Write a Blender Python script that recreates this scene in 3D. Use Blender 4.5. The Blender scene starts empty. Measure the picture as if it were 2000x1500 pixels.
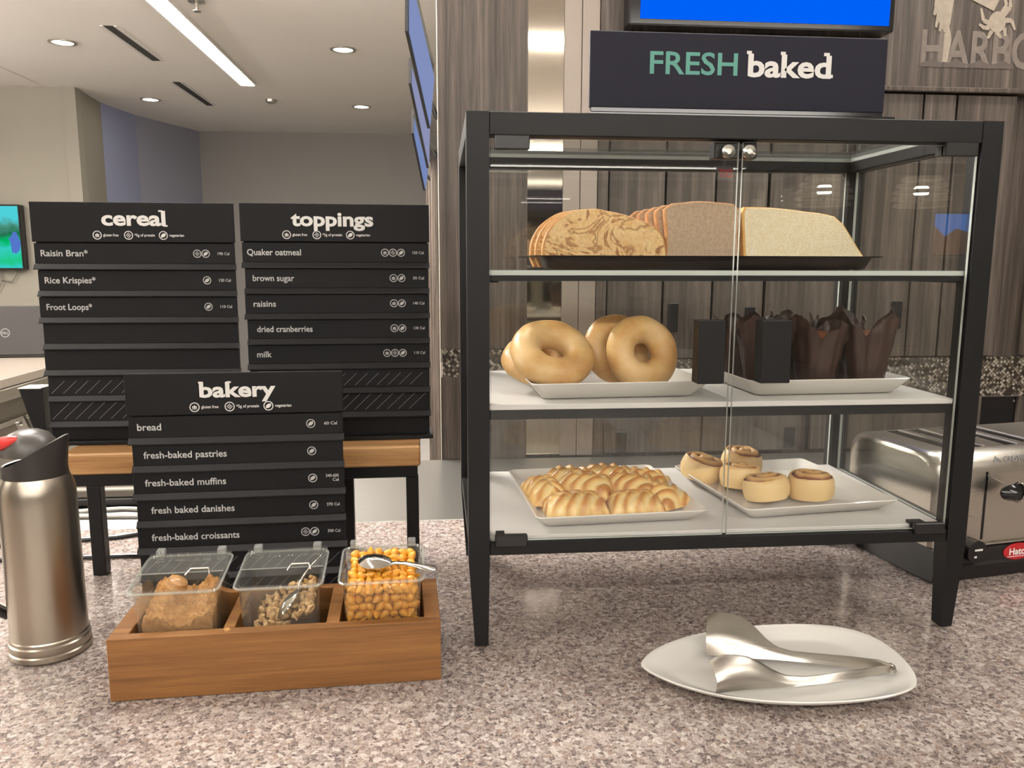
import bpy, math, random
from mathutils import Vector, Matrix, Euler, noise as N
random.seed(7)
sc = bpy.context.scene
COL = sc.collection
PI = math.pi

# ------------------------------------------------------------------ camera, world, exposure
CAM = Vector((-0.0314, -0.8779, 0.4502))
YAW, PITCH, ROLL = 0.09213, 0.15157, -0.00245
fwd = Vector((math.sin(YAW)*math.cos(PITCH), math.cos(YAW)*math.cos(PITCH), -math.sin(PITCH)))
rgt = Vector((math.cos(YAW), -math.sin(YAW), 0)); dwn = fwd.cross(rgt)
r2 = rgt*math.cos(ROLL)+dwn*math.sin(ROLL); d2 = dwn*math.cos(ROLL)-rgt*math.sin(ROLL)
cd = bpy.data.cameras.new('camera'); cam = bpy.data.objects.new('camera', cd); COL.objects.link(cam)
cd.sensor_fit = 'HORIZONTAL'; cd.sensor_width = 36.0; cd.lens = 36.0*1550/2000
cd.clip_start = 0.02; cd.clip_end = 100
mw = Matrix((r2, -d2, -fwd)).transposed().to_4x4(); mw.translation = CAM; cam.matrix_world = mw
sc.camera = cam
w = bpy.data.worlds.new('world'); sc.world = w; w.use_nodes = True
w.node_tree.nodes['Background'].inputs[0].default_value = (1, .93, .84, 1)
w.node_tree.nodes['Background'].inputs[1].default_value = 0.3
vs = sc.view_settings; vs.view_transform = 'Standard'; vs.look = 'None'; vs.gamma = 1; vs.use_curve_mapping = False
vs.exposure = -0.3
sc.cycles.max_bounces = 10; sc.cycles.transparent_max_bounces = 24; sc.cycles.diffuse_bounces = 4
sc.cycles.caustics_reflective = False; sc.cycles.caustics_refractive = False
sc.cycles.sample_clamp_indirect = 4.0

# ------------------------------------------------------------------ materials
def srgb(*c):
    f = lambda v: v/12.92 if v <= .04045 else ((v+.055)/1.055)**2.4
    return tuple(f(v/255) for v in c)+(1,)
def base(name):
    m = bpy.data.materials.new(name); m.use_nodes = True
    return m, m.node_tree, m.node_tree.nodes['Principled BSDF']
def coords(nt, scale=(1, 1, 1), kind='Object'):
    t = nt.nodes.new('ShaderNodeTexCoord'); mp = nt.nodes.new('ShaderNodeMapping')
    mp.inputs['Scale'].default_value = scale
    nt.links.new(t.outputs[kind], mp.inputs['Vector']); return mp.outputs['Vector']
def noise(nt, vec, scale=5, detail=4, rough=.55, dist=0):
    n = nt.nodes.new('ShaderNodeTexNoise'); n.inputs['Scale'].default_value = scale
    n.inputs['Detail'].default_value = detail; n.inputs['Roughness'].default_value = rough
    n.inputs['Distortion'].default_value = dist
    nt.links.new(vec, n.inputs['Vector']); return n.outputs['Fac']
def ramp(nt, fac, stops, interp='LINEAR'):
    r = nt.nodes.new('ShaderNodeValToRGB'); r.color_ramp.interpolation = interp
    e = r.color_ramp.elements
    while len(e) < len(stops): e.new(.5)
    for el, (p, c) in zip(e, stops): el.position = p; el.color = c
    nt.links.new(fac, r.inputs['Fac']); return r.outputs['Color']
def mixc(nt, fac, a, b, mode='MIX'):
    m = nt.nodes.new('ShaderNodeMix'); m.data_type = 'RGBA'; m.blend_type = mode
    for s, v in ((m.inputs[0], fac), (m.inputs[6], a), (m.inputs[7], b)):
        if hasattr(v, 'links'): nt.links.new(v, s)
        else: s.default_value = v
    return m.outputs[2]
def math_(nt, op, a, b=0.0):
    m = nt.nodes.new('ShaderNodeMath'); m.operation = op
    for s, v in ((m.inputs[0], a), (m.inputs[1], b)):
        if hasattr(v, 'links'): nt.links.new(v, s)
        else: s.default_value = v
    return m.outputs[0]
def bump(nt, b, h, strength=.2, dist=.001):
    n = nt.nodes.new('ShaderNodeBump'); n.inputs['Strength'].default_value = strength; n.inputs['Distance'].default_value = dist
    nt.links.new(h, n.inputs['Height']); nt.links.new(n.outputs[0], b.inputs['Normal'])
def plain(name, c, rough=.5, metal=0, spec=.5, coat=0, var=.0, vscale=60, bmp=0):
    m, nt, b = base(name)
    b.inputs['Base Color'].default_value = c; b.inputs['Roughness'].default_value = rough
    b.inputs['Metallic'].default_value = metal; b.inputs['Specular IOR Level'].default_value = spec
    b.inputs['Coat Weight'].default_value = coat; b.inputs['Coat Roughness'].default_value = .08
    if var or bmp:
        f = noise(nt, coords(nt), vscale, 5)
        if var:
            lo = tuple(x*(1-var) for x in c[:3])+(1,); hi = tuple(min(1, x*(1+var)) for x in c[:3])+(1,)
            nt.links.new(ramp(nt, f, [(.3, lo), (.7, hi)]), b.inputs['Base Color'])
        if bmp: bump(nt, b, f, bmp, .001)
    return m
def emit(name, c, s):
    m = bpy.data.materials.new(name); m.use_nodes = True; nt = m.node_tree; nt.nodes.clear()
    e = nt.nodes.new('ShaderNodeEmission'); o = nt.nodes.new('ShaderNodeOutputMaterial')
    e.inputs[0].default_value = c; e.inputs[1].default_value = s; nt.links.new(e.outputs[0], o.inputs[0]); return m
def thin_glass(name, tint=(.985, .99, .984, 1), refl=1.0, ior=1.45, haze=0.0):
    m = bpy.data.materials.new(name); m.use_nodes = True; nt = m.node_tree; nt.nodes.clear()
    o = nt.nodes.new('ShaderNodeOutputMaterial'); t = nt.nodes.new('ShaderNodeBsdfTransparent'); g = nt.nodes.new('ShaderNodeBsdfGlossy')
    t.inputs[0].default_value = tint; g.inputs[0].default_value = (refl, refl, refl, 1); g.inputs['Roughness'].default_value = .01
    f = nt.nodes.new('ShaderNodeFresnel'); ge = nt.nodes.new('ShaderNodeNewGeometry')
    nt.links.new(math_(nt, 'ADD', ior, math_(nt, 'MULTIPLY', ge.outputs['Backfacing'], 1/ior-ior)), f.inputs[0])
    mx = nt.nodes.new('ShaderNodeMixShader'); nt.links.new(f.outputs[0], mx.inputs[0])
    nt.links.new(t.outputs[0], mx.inputs[1]); nt.links.new(g.outputs[0], mx.inputs[2]); out = mx.outputs[0]
    if haze:
        d = nt.nodes.new('ShaderNodeBsdfDiffuse'); d.inputs[0].default_value = (.8, .8, .78, 1)
        m2 = nt.nodes.new('ShaderNodeMixShader'); m2.inputs[0].default_value = haze
        nt.links.new(out, m2.inputs[1]); nt.links.new(d.outputs[0], m2.inputs[2]); out = m2.outputs[0]
    nt.links.new(out, o.inputs[0]); return m

def granite():
    m, nt, b = base('speckled_granite'); v = coords(nt)
    big = noise(nt, v, 14, 3)
    vo = nt.nodes.new('ShaderNodeTexVoronoi'); vo.inputs['Scale'].default_value = 230; vo.inputs['Randomness'].default_value = 1
    wv = nt.nodes.new('ShaderNodeTexNoise'); wv.inputs['Scale'].default_value = 160; wv.inputs['Detail'].default_value = 2
    nt.links.new(v, wv.inputs['Vector'])
    add = nt.nodes.new('ShaderNodeVectorMath'); add.operation = 'MULTIPLY_ADD'; add.inputs[1].default_value = (.006, .006, .006)
    nt.links.new(wv.outputs['Color'], add.inputs[0]); nt.links.new(v, add.inputs[2]); nt.links.new(add.outputs[0], vo.inputs['Vector'])
    sep = nt.nodes.new('ShaderNodeSeparateColor'); nt.links.new(vo.outputs['Color'], sep.inputs[0])
    c = ramp(nt, sep.outputs[0], [(0, srgb(58, 50, 52)), (.09, srgb(92, 80, 80)), (.2, srgb(132, 118, 114)), (.36, srgb(158, 147, 141)),
             (.58, srgb(180, 170, 163)), (.82, srgb(208, 200, 193)), (.93, srgb(140, 118, 106))], 'CONSTANT')
    fine = noise(nt, v, 380, 3)
    c = mixc(nt, .42, c, ramp(nt, fine, [(.32, srgb(84, 72, 72)), (.52, srgb(170, 157, 149)), (.68, srgb(212, 203, 196))]))
    dk = noise(nt, v, 210, 2)
    c = mixc(nt, ramp(nt, dk, [(.64, (0, 0, 0, 1)), (.69, (.85, .85, .85, 1))]), c, srgb(62, 52, 54))
    c = mixc(nt, .35, c, ramp(nt, big, [(.35, srgb(150, 138, 138)), (.65, srgb(200, 188, 178))]), 'MULTIPLY')
    nt.links.new(c, b.inputs['Base Color']); b.inputs['Roughness'].default_value = .11; b.inputs['Specular IOR Level'].default_value = .5
    return m
def grain(name, cols, sc_, rough=.5, axis='z', fine=1.0, plank=None, coat=0, spec=.4):
    """wood: noise stretched along an axis; plank = width of boards along x that differ in tone"""
    m, nt, b = base(name); s = {'z': (sc_, sc_, sc_*.035), 'x': (sc_*.035, sc_, sc_)}[axis]
    v = coords(nt, s); n1 = noise(nt, v, 1.0, 6, .65, .6)
    v2 = coords(nt, tuple(q*5 for q in s)); n2 = noise(nt, v2, 1.0, 3, .7)
    c = ramp(nt, n1, list(zip((.28, .45, .58, .74), cols)))
    c = mixc(nt, .5*fine, c, ramp(nt, n2, [(.35, (.45, .43, .41, 1)), (.65, (1, 1, 1, 1))]), 'MULTIPLY')
    if plank:
        tc = nt.nodes.new('ShaderNodeTexCoord'); sp = nt.nodes.new('ShaderNodeSeparateXYZ'); nt.links.new(tc.outputs['Object'], sp.inputs[0])
        q = math_(nt, 'FLOOR', math_(nt, 'DIVIDE', sp.outputs[0], plank))
        wn = nt.nodes.new('ShaderNodeTexWhiteNoise'); wn.noise_dimensions = '1D'; nt.links.new(q, wn.inputs['W'])
        c = mixc(nt, 1, c, ramp(nt, wn.outputs['Value'], [(0, (.70, .69, .68, 1)), (1, (1, 1, 1, 1))]), 'MULTIPLY')
        fr = math_(nt, 'FRACT', math_(nt, 'DIVIDE', sp.outputs[0], plank))
        c = mixc(nt, math_(nt, 'LESS_THAN', fr, .018), c, (.08, .07, .06, 1))
    nt.links.new(c, b.inputs['Base Color']); b.inputs['Roughness'].default_value = rough; b.inputs['Specular IOR Level'].default_value = spec
    b.inputs['Coat Weight'].default_value = coat; bump(nt, b, n2, .12, .0006)
    return m
def brushed(name, c, rough=.3, axis=(4, 4, 300), var=.12):
    m, nt, b = base(name); f = noise(nt, coords(nt, axis), 1, 4)
    b.inputs['Base Color'].default_value = c; b.inputs['Metallic'].default_value = 1
    nt.links.new(ramp(nt, f, [(.3, (rough-var*.3,)*3+(1,)), (.7, (rough+var*.3,)*3+(1,))]), b.inputs['Roughness'])
    return m
def bread(name, c1, c2, holes=.0, scale=90, swirl=None):
    m, nt, b = base(name); v = coords(nt)
    f = noise(nt, v, scale, 6, .7); f2 = noise(nt, v, scale*4, 3, .7)
    c = ramp(nt, f, [(.3, c1), (.7, c2)])
    c = mixc(nt, .4, c, ramp(nt, f2, [(.35, (.78, .72, .64, 1)), (.6, (1, 1, 1, 1))]), 'MULTIPLY')
    if swirl:
        n3 = noise(nt, coords(nt, (1, .2, 1.4)), 17, 3, .6, 1.6)
        c = mixc(nt, ramp(nt, n3, [(.36, (0, 0, 0, 1)), (.40, (.75, .75, .75, 1)), (.44, (0, 0, 0, 1)), (.53, (0, 0, 0, 1)), (.57, (.9, .9, .9, 1)), (.61, (.05, .05, .05, 1)), (.68, (.6, .6, .6, 1))]), c, swirl)
    nt.links.new(c, b.inputs['Base Color']); b.inputs['Roughness'].default_value = .85; b.inputs['Specular IOR Level'].default_value = .2
    bump(nt, b, f2, .7, .003); return m
def baked(name, lo, mid, hi, scale=14, rough=.38, use_attr=False):
    """pastry skin: pale dough, golden, browned; 'browning' is where the oven browned the raised ridges"""
    m, nt, b = base(name); f = noise(nt, coords(nt), scale, 5, .6)
    if use_attr:
        a = nt.nodes.new('ShaderNodeAttribute'); a.attribute_name = 'browning'
        f = math_(nt, 'ADD', math_(nt, 'MULTIPLY', f, .45), math_(nt, 'MULTIPLY', a.outputs['Fac'], .6))
    nt.links.new(ramp(nt, f, [(.3, lo), (.5, mid), (.75, hi)]), b.inputs['Base Color'])
    b.inputs['Roughness'].default_value = rough; b.inputs['Specular IOR Level'].default_value = .4
    bump(nt, b, noise(nt, coords(nt), 160, 4), .25, .0015); return m
def mosaic():
    m, nt, b = base('metal_mosaic_tile'); v = coords(nt, (1, 1, 1))
    mp = nt.nodes.new('ShaderNodeMapping'); mp.inputs['Rotation'].default_value = (0, PI/4, 0); nt.links.new(v, mp.inputs['Vector'])
    mp.inputs['Scale'].default_value = (150, .001, 150)
    vo = nt.nodes.new('ShaderNodeTexVoronoi'); vo.inputs['Randomness'].default_value = .25; vo.inputs['Scale'].default_value = 1; vo.distance = 'CHEBYCHEV'
    nt.links.new(mp.outputs[0], vo.inputs['Vector'])
    sep = nt.nodes.new('ShaderNodeSeparateColor'); nt.links.new(vo.outputs['Color'], sep.inputs[0])
    c = ramp(nt, sep.outputs[1], [(0, srgb(90, 84, 78)), (.3, srgb(140, 132, 122)), (.6, srgb(205, 198, 186)), (.85, srgb(240, 236, 228))], 'CONSTANT')
    g = math_(nt, 'GREATER_THAN', vo.outputs['Distance'], .43)
    nt.links.new(mixc(nt, g, c, srgb(70, 64, 58)), b.inputs['Base Color'])
    b.inputs['Metallic'].default_value = .85; b.inputs['Roughness'].default_value = .22
    h = nt.nodes.new('ShaderNodeBump'); h.inputs['Strength'].default_value = .9; h.inputs['Distance'].default_value = .004
    nt.links.new(sep.outputs[0], h.inputs['Height']); nt.links.new(h.outputs[0], b.inputs['Normal']); return m

M = dict(
 granite=granite(),
 wood_wall=grain('grey_brown_wood_laminate', [srgb(54, 47, 42), srgb(78, 69, 62), srgb(96, 86, 78), srgb(124, 112, 102)], 60, .45),
 wood_plank=grain('grey_brown_plank_laminate', [srgb(56, 49, 45), srgb(84, 75, 68), srgb(104, 94, 86), srgb(132, 120, 111)], 60, .45, plank=.0643),
 oak=grain('blond_oak', [srgb(142, 98, 56), srgb(176, 130, 82), srgb(194, 150, 100), srgb(214, 174, 124)], 70, .4, 'x', .7, coat=.2),
 stained=grain('honey_stained_pine', [srgb(104, 68, 34), srgb(128, 86, 46), srgb(142, 98, 54), srgb(162, 116, 68)], 65, .42, 'x', .6, coat=.15),
 paint=plain('beige_wall_paint', srgb(140, 135, 124), .8, var=.02, vscale=3),
 paint_grey=plain('grey_wall_paint', srgb(150, 146, 142), .8, var=.02, vscale=3),
 paint_blue_glow=plain('blue_light_tinted_wall', srgb(142, 147, 174), .8, var=.02, vscale=3),  # bluish cast of the light on this wall, put into its colour
 ceiling=plain('ceiling_paint', srgb(222, 216, 210), .85, var=.015, vscale=2),
 floor=plain('floor_tile', srgb(178, 174, 170), .5, var=.1, vscale=4),
 beige_panel=plain('champagne_panel', srgb(142, 130, 120), .35, .3),
 mirror=plain('polished_steel_panel', srgb(215, 205, 190), .05, 1),
 steel=brushed('brushed_steel', srgb(200, 194, 184), .3),
 steel_top=brushed('brushed_steel_worktop', srgb(190, 188, 182), .34, (3, 260, 3), .08),
 chrome=plain('polished_chrome', srgb(225, 222, 215), .1, 1),
 pot_steel=brushed('satin_pot_steel', srgb(176, 167, 153), .3, (90, 90, 2), .08),
 black_metal=plain('black_powder_coated_metal', srgb(13, 13, 14), .45, 0, .3, bmp=.05, vscale=900),
 black_card=plain('black_menu_card', srgb(20, 20, 22), .6, 0, .22),
 black_navy=plain('dark_navy_sign_card', srgb(22, 21, 36), .55, 0, .22),
 black_rail=plain('black_menu_rail', srgb(26, 26, 28), .45, 0, .3),
 black_plastic=plain('black_plastic', srgb(20, 19, 20), .35),
 black_gloss=plain('glossy_black_plastic', srgb(16, 16, 18), .12),
 collar_plastic=plain('black_collar_plastic', srgb(44, 41, 39), .35, 0, .5),
 grey_plastic=plain('grey_lid_plastic', srgb(74, 70, 66), .35, 0, .5),
 white_ink=plain('white_print', srgb(222, 220, 216), .7),
 grey_ink=plain('pale_grey_print', srgb(190, 190, 188), .7),
 line_ink=plain('grey_line_print', srgb(120, 120, 120), .7),
 teal_ink=plain('teal_print', srgb(92, 152, 140), .7),
 white_shelf=plain('white_shelf_laminate', srgb(214, 210, 206), .35),
 china=plain('white_glazed_china', srgb(226, 222, 214), .15, coat=.3),
 platter=plain('white_platter_glaze', srgb(214, 211, 204), .14, coat=.3),
 red=plain('red_lever_plastic', srgb(214, 54, 48), .35),
 red_badge=plain('red_enamel', srgb(176, 30, 34), .3),
 glass=thin_glass('clear_pane_glass'),
 glass_edge=plain('polished_glass_edge', srgb(196, 202, 196), .25),
 rim_glass=thin_glass('clear_rim_plastic', (.9, .92, .89, 1), 1, 1.5, .16),
 jar_glass=thin_glass('clear_tub_plastic', (.95, .96, .94, 1), 1, 1.5, .03),
 raisin_crust=baked('raisin_bread_crust', srgb(146, 96, 52), srgb(192, 138, 82), srgb(216, 170, 112), 30, .6),
 raisin_crumb=bread('raisin_bread_crumb', srgb(236, 188, 128), srgb(252, 224, 172), 0, 60, srgb(150, 82, 44)),
 wheat_crust=baked('wheat_bread_crust', srgb(150, 104, 62), srgb(184, 134, 86), srgb(204, 160, 110), 40, .6),
 wheat_crumb=bread('wheat_bread_crumb', srgb(198, 168, 140), srgb(230, 206, 180), 0, 220),
 white_crust=baked('white_bread_crust', srgb(196, 140, 70), srgb(222, 172, 98), srgb(238, 200, 130), 40, .6),
 white_crumb=bread('white_bread_crumb', srgb(246, 226, 186), srgb(255, 244, 216), 0, 80),
 bagel=baked('bagel_crust', srgb(222, 190, 142), srgb(208, 168, 110), srgb(180, 126, 70), 18, .35),
 danish=baked('danish_pastry_crust', srgb(238, 212, 152), srgb(226, 186, 112), srgb(186, 122, 54), 40, .3, True),
 roll=baked('cinnamon_roll_crust', srgb(234, 202, 146), srgb(214, 168, 104), srgb(126, 66, 38), 40, .4, True),
 muffin=baked('muffin_crumb', srgb(96, 52, 28), srgb(122, 70, 38), srgb(146, 88, 50), 60, .7),
 wrap=plain('dark_brown_baking_paper', srgb(60, 42, 34), .42, var=.18, vscale=40, bmp=.2),
 tray=plain('dark_baking_tray', srgb(54, 48, 46), .25, .6),
 sugar=bread('brown_sugar', srgb(160, 112, 68), srgb(206, 160, 106), 0, 120),
 walnut=baked('walnut_kernel', srgb(226, 200, 150), srgb(188, 148, 100), srgb(104, 68, 46), 160, .5),
 raisin=plain('golden_raisin', srgb(218, 150, 42), .3, coat=.3, var=.3, vscale=120),
 laptop=plain('laptop_grey_shell', srgb(42, 39, 38), .5),
 grey_counter=plain('grey_laminate_top', srgb(124, 115, 105), .4, var=.1, vscale=80),
 counter_side=plain('grey_counter_side', srgb(96, 90, 80), .4),
 cable_white=plain('white_cable', srgb(225, 220, 210), .5),
 cable_grey=plain('grey_cable', srgb(112, 106, 96), .5),
 ceil_dark=plain('dark_slot', srgb(46, 42, 40), .8),
 fill_warm=emit('added_warm_fill', (1, .95, .88, 1), 60),  # glow of the added dining fill lamp
 lamp_line=emit('line_light_diffuser', (1, .95, .88, 1), 60),
 lamp_disc=emit('downlight_diffuser', (1, .92, .8, 1), 40),
 fill_up=emit('added_up_down_fill', (1, .94, .88, 1), 330),  # glow of the added middle fill lamp
 screen_blue=emit('blue_screen', (.0, .13, 1, 1), 1.15),
 logo_pale=plain('worn_cream_mural_paint', srgb(150, 138, 123), .7, var=.12, vscale=50),
 logo_mid=plain('worn_grey_mural_paint', srgb(112, 102, 94), .7, var=.15, vscale=40),
 logo_dark=plain('worn_dark_mural_paint', srgb(88, 78, 72), .7, var=.15, vscale=40),
 pendant=plain('pale_pendant_ribs', srgb(216, 206, 186), .5),
)

# ------------------------------------------------------------------ mesh helpers
class MB:
    """collects shapes and links them as ONE mesh object"""
    def __init__(s): s.v = []; s.f = []; s.m = []; s.sm = []; s.attr = None
    def add(s, vs, fs, mi=0, smooth=False, T=None):
        o = len(s.v); s.v += [tuple(T @ Vector(q)) if T else tuple(q) for q in vs]
        for f in fs: s.f.append(tuple(i+o for i in f)); s.m.append(mi); s.sm.append(smooth)
        return s
    def box(s, x0, x1, y0, y1, z0, z1, mi=0, b=0.0, T=None):
        x0, x1 = sorted((x0, x1)); y0, y1 = sorted((y0, y1)); z0, z1 = sorted((z0, z1))
        b = min(b, .45*min(x1-x0, y1-y0, z1-z0))
        if b <= 0:
            vs = [(x, y, z) for z in (z0, z1) for y in (y0, y1) for x in (x0, x1)]
            return s.add(vs, [(0, 2, 3, 1), (4, 5, 7, 6), (0, 1, 5, 4), (2, 6, 7, 3), (0, 4, 6, 2), (1, 3, 7, 5)], mi, False, T)
        vs = []; idx = {}
        for i, x in enumerate((x0, x1)):
            for j, y in enumerate((y0, y1)):
                for k, z in enumerate((z0, z1)):
                    sx, sy, sz = (1, -1)[i], (1, -1)[j], (1, -1)[k]
                    for ax in range(3):
                        p = [x+sx*b, y+sy*b, z+sz*b]; p[ax] = (x, y, z)[ax]
                        idx[(i, j, k, ax)] = len(vs); vs.append(tuple(p))
        fs = []
        def q(*ks): fs.append(tuple(idx[k] for k in ks))
        for k in (0, 1):
            a = [(0, 0), (1, 0), (1, 1), (0, 1)]
            if k == 0: a = a[::-1]
            q(*[(k, u, v, 0) for u, v in a]); q(*[(v, k, u, 1) for u, v in a]); q(*[(u, v, k, 2) for u, v in a])
        for u in (0, 1):
            for v in (0, 1):
                fl = (u == v)
                for e in ([(0, u, v, 1), (1, u, v, 1), (1, u, v, 2), (0, u, v, 2)], [(v, 0, u, 2), (v, 1, u, 2), (v, 1, u, 0), (v, 0, u, 0)],
                          [(u, v, 0, 0), (u, v, 1, 0), (u, v, 1, 1), (u, v, 0, 1)]):
                    q(*(e if not fl else e[::-1]))
        for i in (0, 1):
            for j in (0, 1):
                for k in (0, 1):
                    e = [(i, j, k, 0), (i, j, k, 1), (i, j, k, 2)]
                    q(*(e if (i+j+k) % 2 == 1 else e[::-1]))
        return s.add(vs, fs, mi, False, T)
    def prism(s, poly, a, c, axis='z', mi=0, T=None, smooth=False):
        """poly: 2-D outline; axis z: (x,y), axis y: (x,z), axis x: (y,z)"""
        mk = {'z': lambda p, h: (p[0], p[1], h), 'y': lambda p, h: (p[0], h, p[1]), 'x': lambda p, h: (h, p[0], p[1])}[axis]
        n = len(poly); vs = [mk(p, a) for p in poly]+[mk(p, c) for p in poly]
        fs = [(i, (i+1) % n, n+(i+1) % n, n+i) for i in range(n)]
        s.add(vs, fs, mi, smooth, T); s.add(vs, [tuple(range(n))[::-1], tuple(range(n, 2*n))], mi, False, T); return s
    def loft(s, rings, mi=0, closed=True, caps=(True, True), smooth=True, T=None):
        n = len(rings[0]); vs = [p for r in rings for p in r]; fs = []
        for k in range(len(rings)-1):
            for i in range(n if closed else n-1):
                j = (i+1) % n; fs.append((k*n+i, k*n+j, (k+1)*n+j, (k+1)*n+i))
        s.add(vs, fs, mi, smooth, T)
        if closed and caps[0]: s.add(rings[0], [tuple(range(n))[::-1]], mi, False, T)
        if closed and caps[1]: s.add(rings[-1], [tuple(range(n))], mi, False, T)
        return s
    def lathe(s, prof, n=32, mi=0, c=(0, 0), caps=(True, True), T=None, smooth=True):
        return s.loft([[(c[0]+r*math.cos(2*PI*i/n), c[1]+r*math.sin(2*PI*i/n), z) for i in range(n)] for r, z in prof], mi, True, caps, smooth, T)
    def tube(s, pts, r, n=8, mi=0, T=None, closed=False, caps=True):
        pts = [Vector(p) for p in pts]; rings = []; up = Vector((0, 0, 1)); prev = None; L = len(pts)
        for i, p in enumerate(pts):
            t = (pts[(i+1) % L]-pts[i-1]) if closed else (pts[min(i+1, L-1)]-pts[max(i-1, 0)])
            t.normalize()
            if prev is None:
                a = t.cross(up)
                if a.length < 1e-3: a = t.cross(Vector((1, 0, 0)))
            else: a = prev - t*prev.dot(t)
            a.normalize(); prev = a; c = t.cross(a); rr = r[i] if isinstance(r, (list, tuple)) else r
            rings.append([p+a*rr*math.cos(2*PI*k/n)+c*rr*math.sin(2*PI*k/n) for k in range(n)])
        if closed: rings.append(rings[0])
        return s.loft(rings, mi, True, (caps and not closed,)*2, True, T)
    def cyl(s, c, r, z0, z1, n=24, mi=0, axis='z', T=None):
        R = {'z': Matrix(), 'y': Matrix.Rotation(-PI/2, 4, 'X'), 'x': Matrix.Rotation(PI/2, 4, 'Y')}[axis]
        A = Matrix.Translation(c) @ R
        return s.lathe([(r, z0), (r, z1)], n, mi, T=(T @ A) if T else A)
    def build(s, name, mats, parent=None, loc=None, rot=None, angle=35):
        me = bpy.data.meshes.new(name); me.from_pydata(s.v, [], s.f)
        mats = mats if isinstance(mats, (list, tuple)) else [mats]
        for m in mats: me.materials.append(M[m] if isinstance(m, str) else m)
        me.polygons.foreach_set('material_index', s.m); me.polygons.foreach_set('use_smooth', s.sm)
        if s.attr:
            a = me.attributes.new('browning', 'FLOAT', 'POINT'); a.data.foreach_set('value', s.attr+[0.0]*(len(s.v)-len(s.attr)))
        me.validate(); me.update()
        if any(s.sm): me.set_sharp_from_angle(angle=math.radians(angle))
        o = bpy.data.objects.new(name, me); COL.objects.link(o)
        if parent: o.parent = parent
        if loc: o.location = loc
        if rot: o.rotation_euler = rot
        return o
def tag(o, label, cat, group=None):
    o['label'] = label; o['category'] = cat
    if group: o['group'] = group
    return o
def struct(o): o['kind'] = 'structure'; return o
def thing(name, label, cat, loc=(0, 0, 0), rz=0, group=None, rot=None):
    o = bpy.data.objects.new(name, None); COL.objects.link(o); o.empty_display_size = .02
    o.location = loc; o.rotation_euler = rot or (0, 0, rz); return tag(o, label, cat, group)
def copy_tree(o, parent=None):
    c = o.copy(); COL.objects.link(c); c.parent = parent
    for ch in list(o.children): copy_tree(ch, c)
    return c
def rrect(hx, hy, r, z, n=5, cx=0, cy=0):
    out = []
    for sx, sy, a0 in ((1, 1, 0), (-1, 1, 90), (-1, -1, 180), (1, -1, 270)):
        for k in range(n):
            a = math.radians(a0+90*k/(n-1)); out.append((cx+sx*(hx-r)+r*math.cos(a), cy+sy*(hy-r)+r*math.sin(a), z))
    return out
_txt = {}
def glyphs(body, bold):
    k = (body, bold)
    if k not in _txt:
        cu = bpy.data.curves.new('t', 'FONT'); cu.body = body; cu.size = 1; cu.offset = bold; cu.resolution_u = 3; cu.fill_mode = 'FRONT'
        ob = bpy.data.objects.new('t', cu); me = bpy.data.meshes.new_from_object(ob)
        _txt[k] = ([tuple(v.co) for v in me.vertices], [tuple(p.vertices) for p in me.polygons])
        bpy.data.objects.remove(ob); bpy.data.curves.remove(cu); bpy.data.meshes.remove(me)
    return _txt[k]
def write(mb, body, x, z, h, y=-.0004, width=None, align='l', bold=.02, mi=0, T=None, flip=False):
    """lettering facing -y; h = height of a capital; z = baseline; width = total width if given"""
    vs, fs = glyphs(body, bold)
    x0 = min(v[0] for v in vs); x1 = max(v[0] for v in vs); sz = h/.70
    sx = width/(x1-x0) if width else sz
    W = (x1-x0)*sx; ox = {'l': x, 'c': x-W/2, 'r': x-W}[align]
    mb.add([(ox+(v[0]-x0)*sx if not flip else ox+W-(v[0]-x0)*sx, y, z+v[1]*sz) for v in vs], fs, mi, False, T); return ox, W
def ring(mb, x, z, r0, r1, y=-.0004, n=24, mi=0, T=None):
    a = [(x+r*math.cos(2*PI*i/n), y, z+r*math.sin(2*PI*i/n)) for r in (r0, r1) for i in range(n)]
    mb.add(a, [(i, (i+1) % n, n+(i+1) % n, n+i) for i in range(n)], mi, False, T)
def flat(mb, poly, y=-.0004, mi=0, T=None): mb.add([(p[0], y, p[1]) for p in poly], [tuple(range(len(poly)))], mi, False, T)
def icon(mb, kind, x, z, r):
    ring(mb, x, z, r*.82, r)
    if kind == 'leaf':
        flat(mb, [(x+r*a, z+r*b) for a, b in ((-.55, -.5), (-.5, .0), (-.1, .42), (.55, .5), (.5, -.05), (.1, -.42))])
    elif kind == 'wheat':
        flat(mb, [(x+r*a, z+r*b) for a, b in ((-.5, -.42), (.5, -.42), (.42, -.28), (-.42, -.28))])
        for q in (-.3, 0, .3): flat(mb, [(x+r*(q+a), z+r*b) for a, b in ((-.1, -.2), (.1, -.2), (.14, .2), (0, .5-abs(q)), (-.14, .2))])
    else:
        for q in (-.35, 0, .35): flat(mb, [(x+r*(a+q*.7), z+r*(b-q*.7)) for a, b in ((-.38, -.3), (-.26, -.38), (.38, .3), (.26, .38))])
def lerp(a, b, t): return a+(b-a)*t
def nz(p, s, seed=0): return N.noise(Vector((p[0]*s+seed*7.3, p[1]*s-seed*3.1, p[2]*s+seed)))

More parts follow.
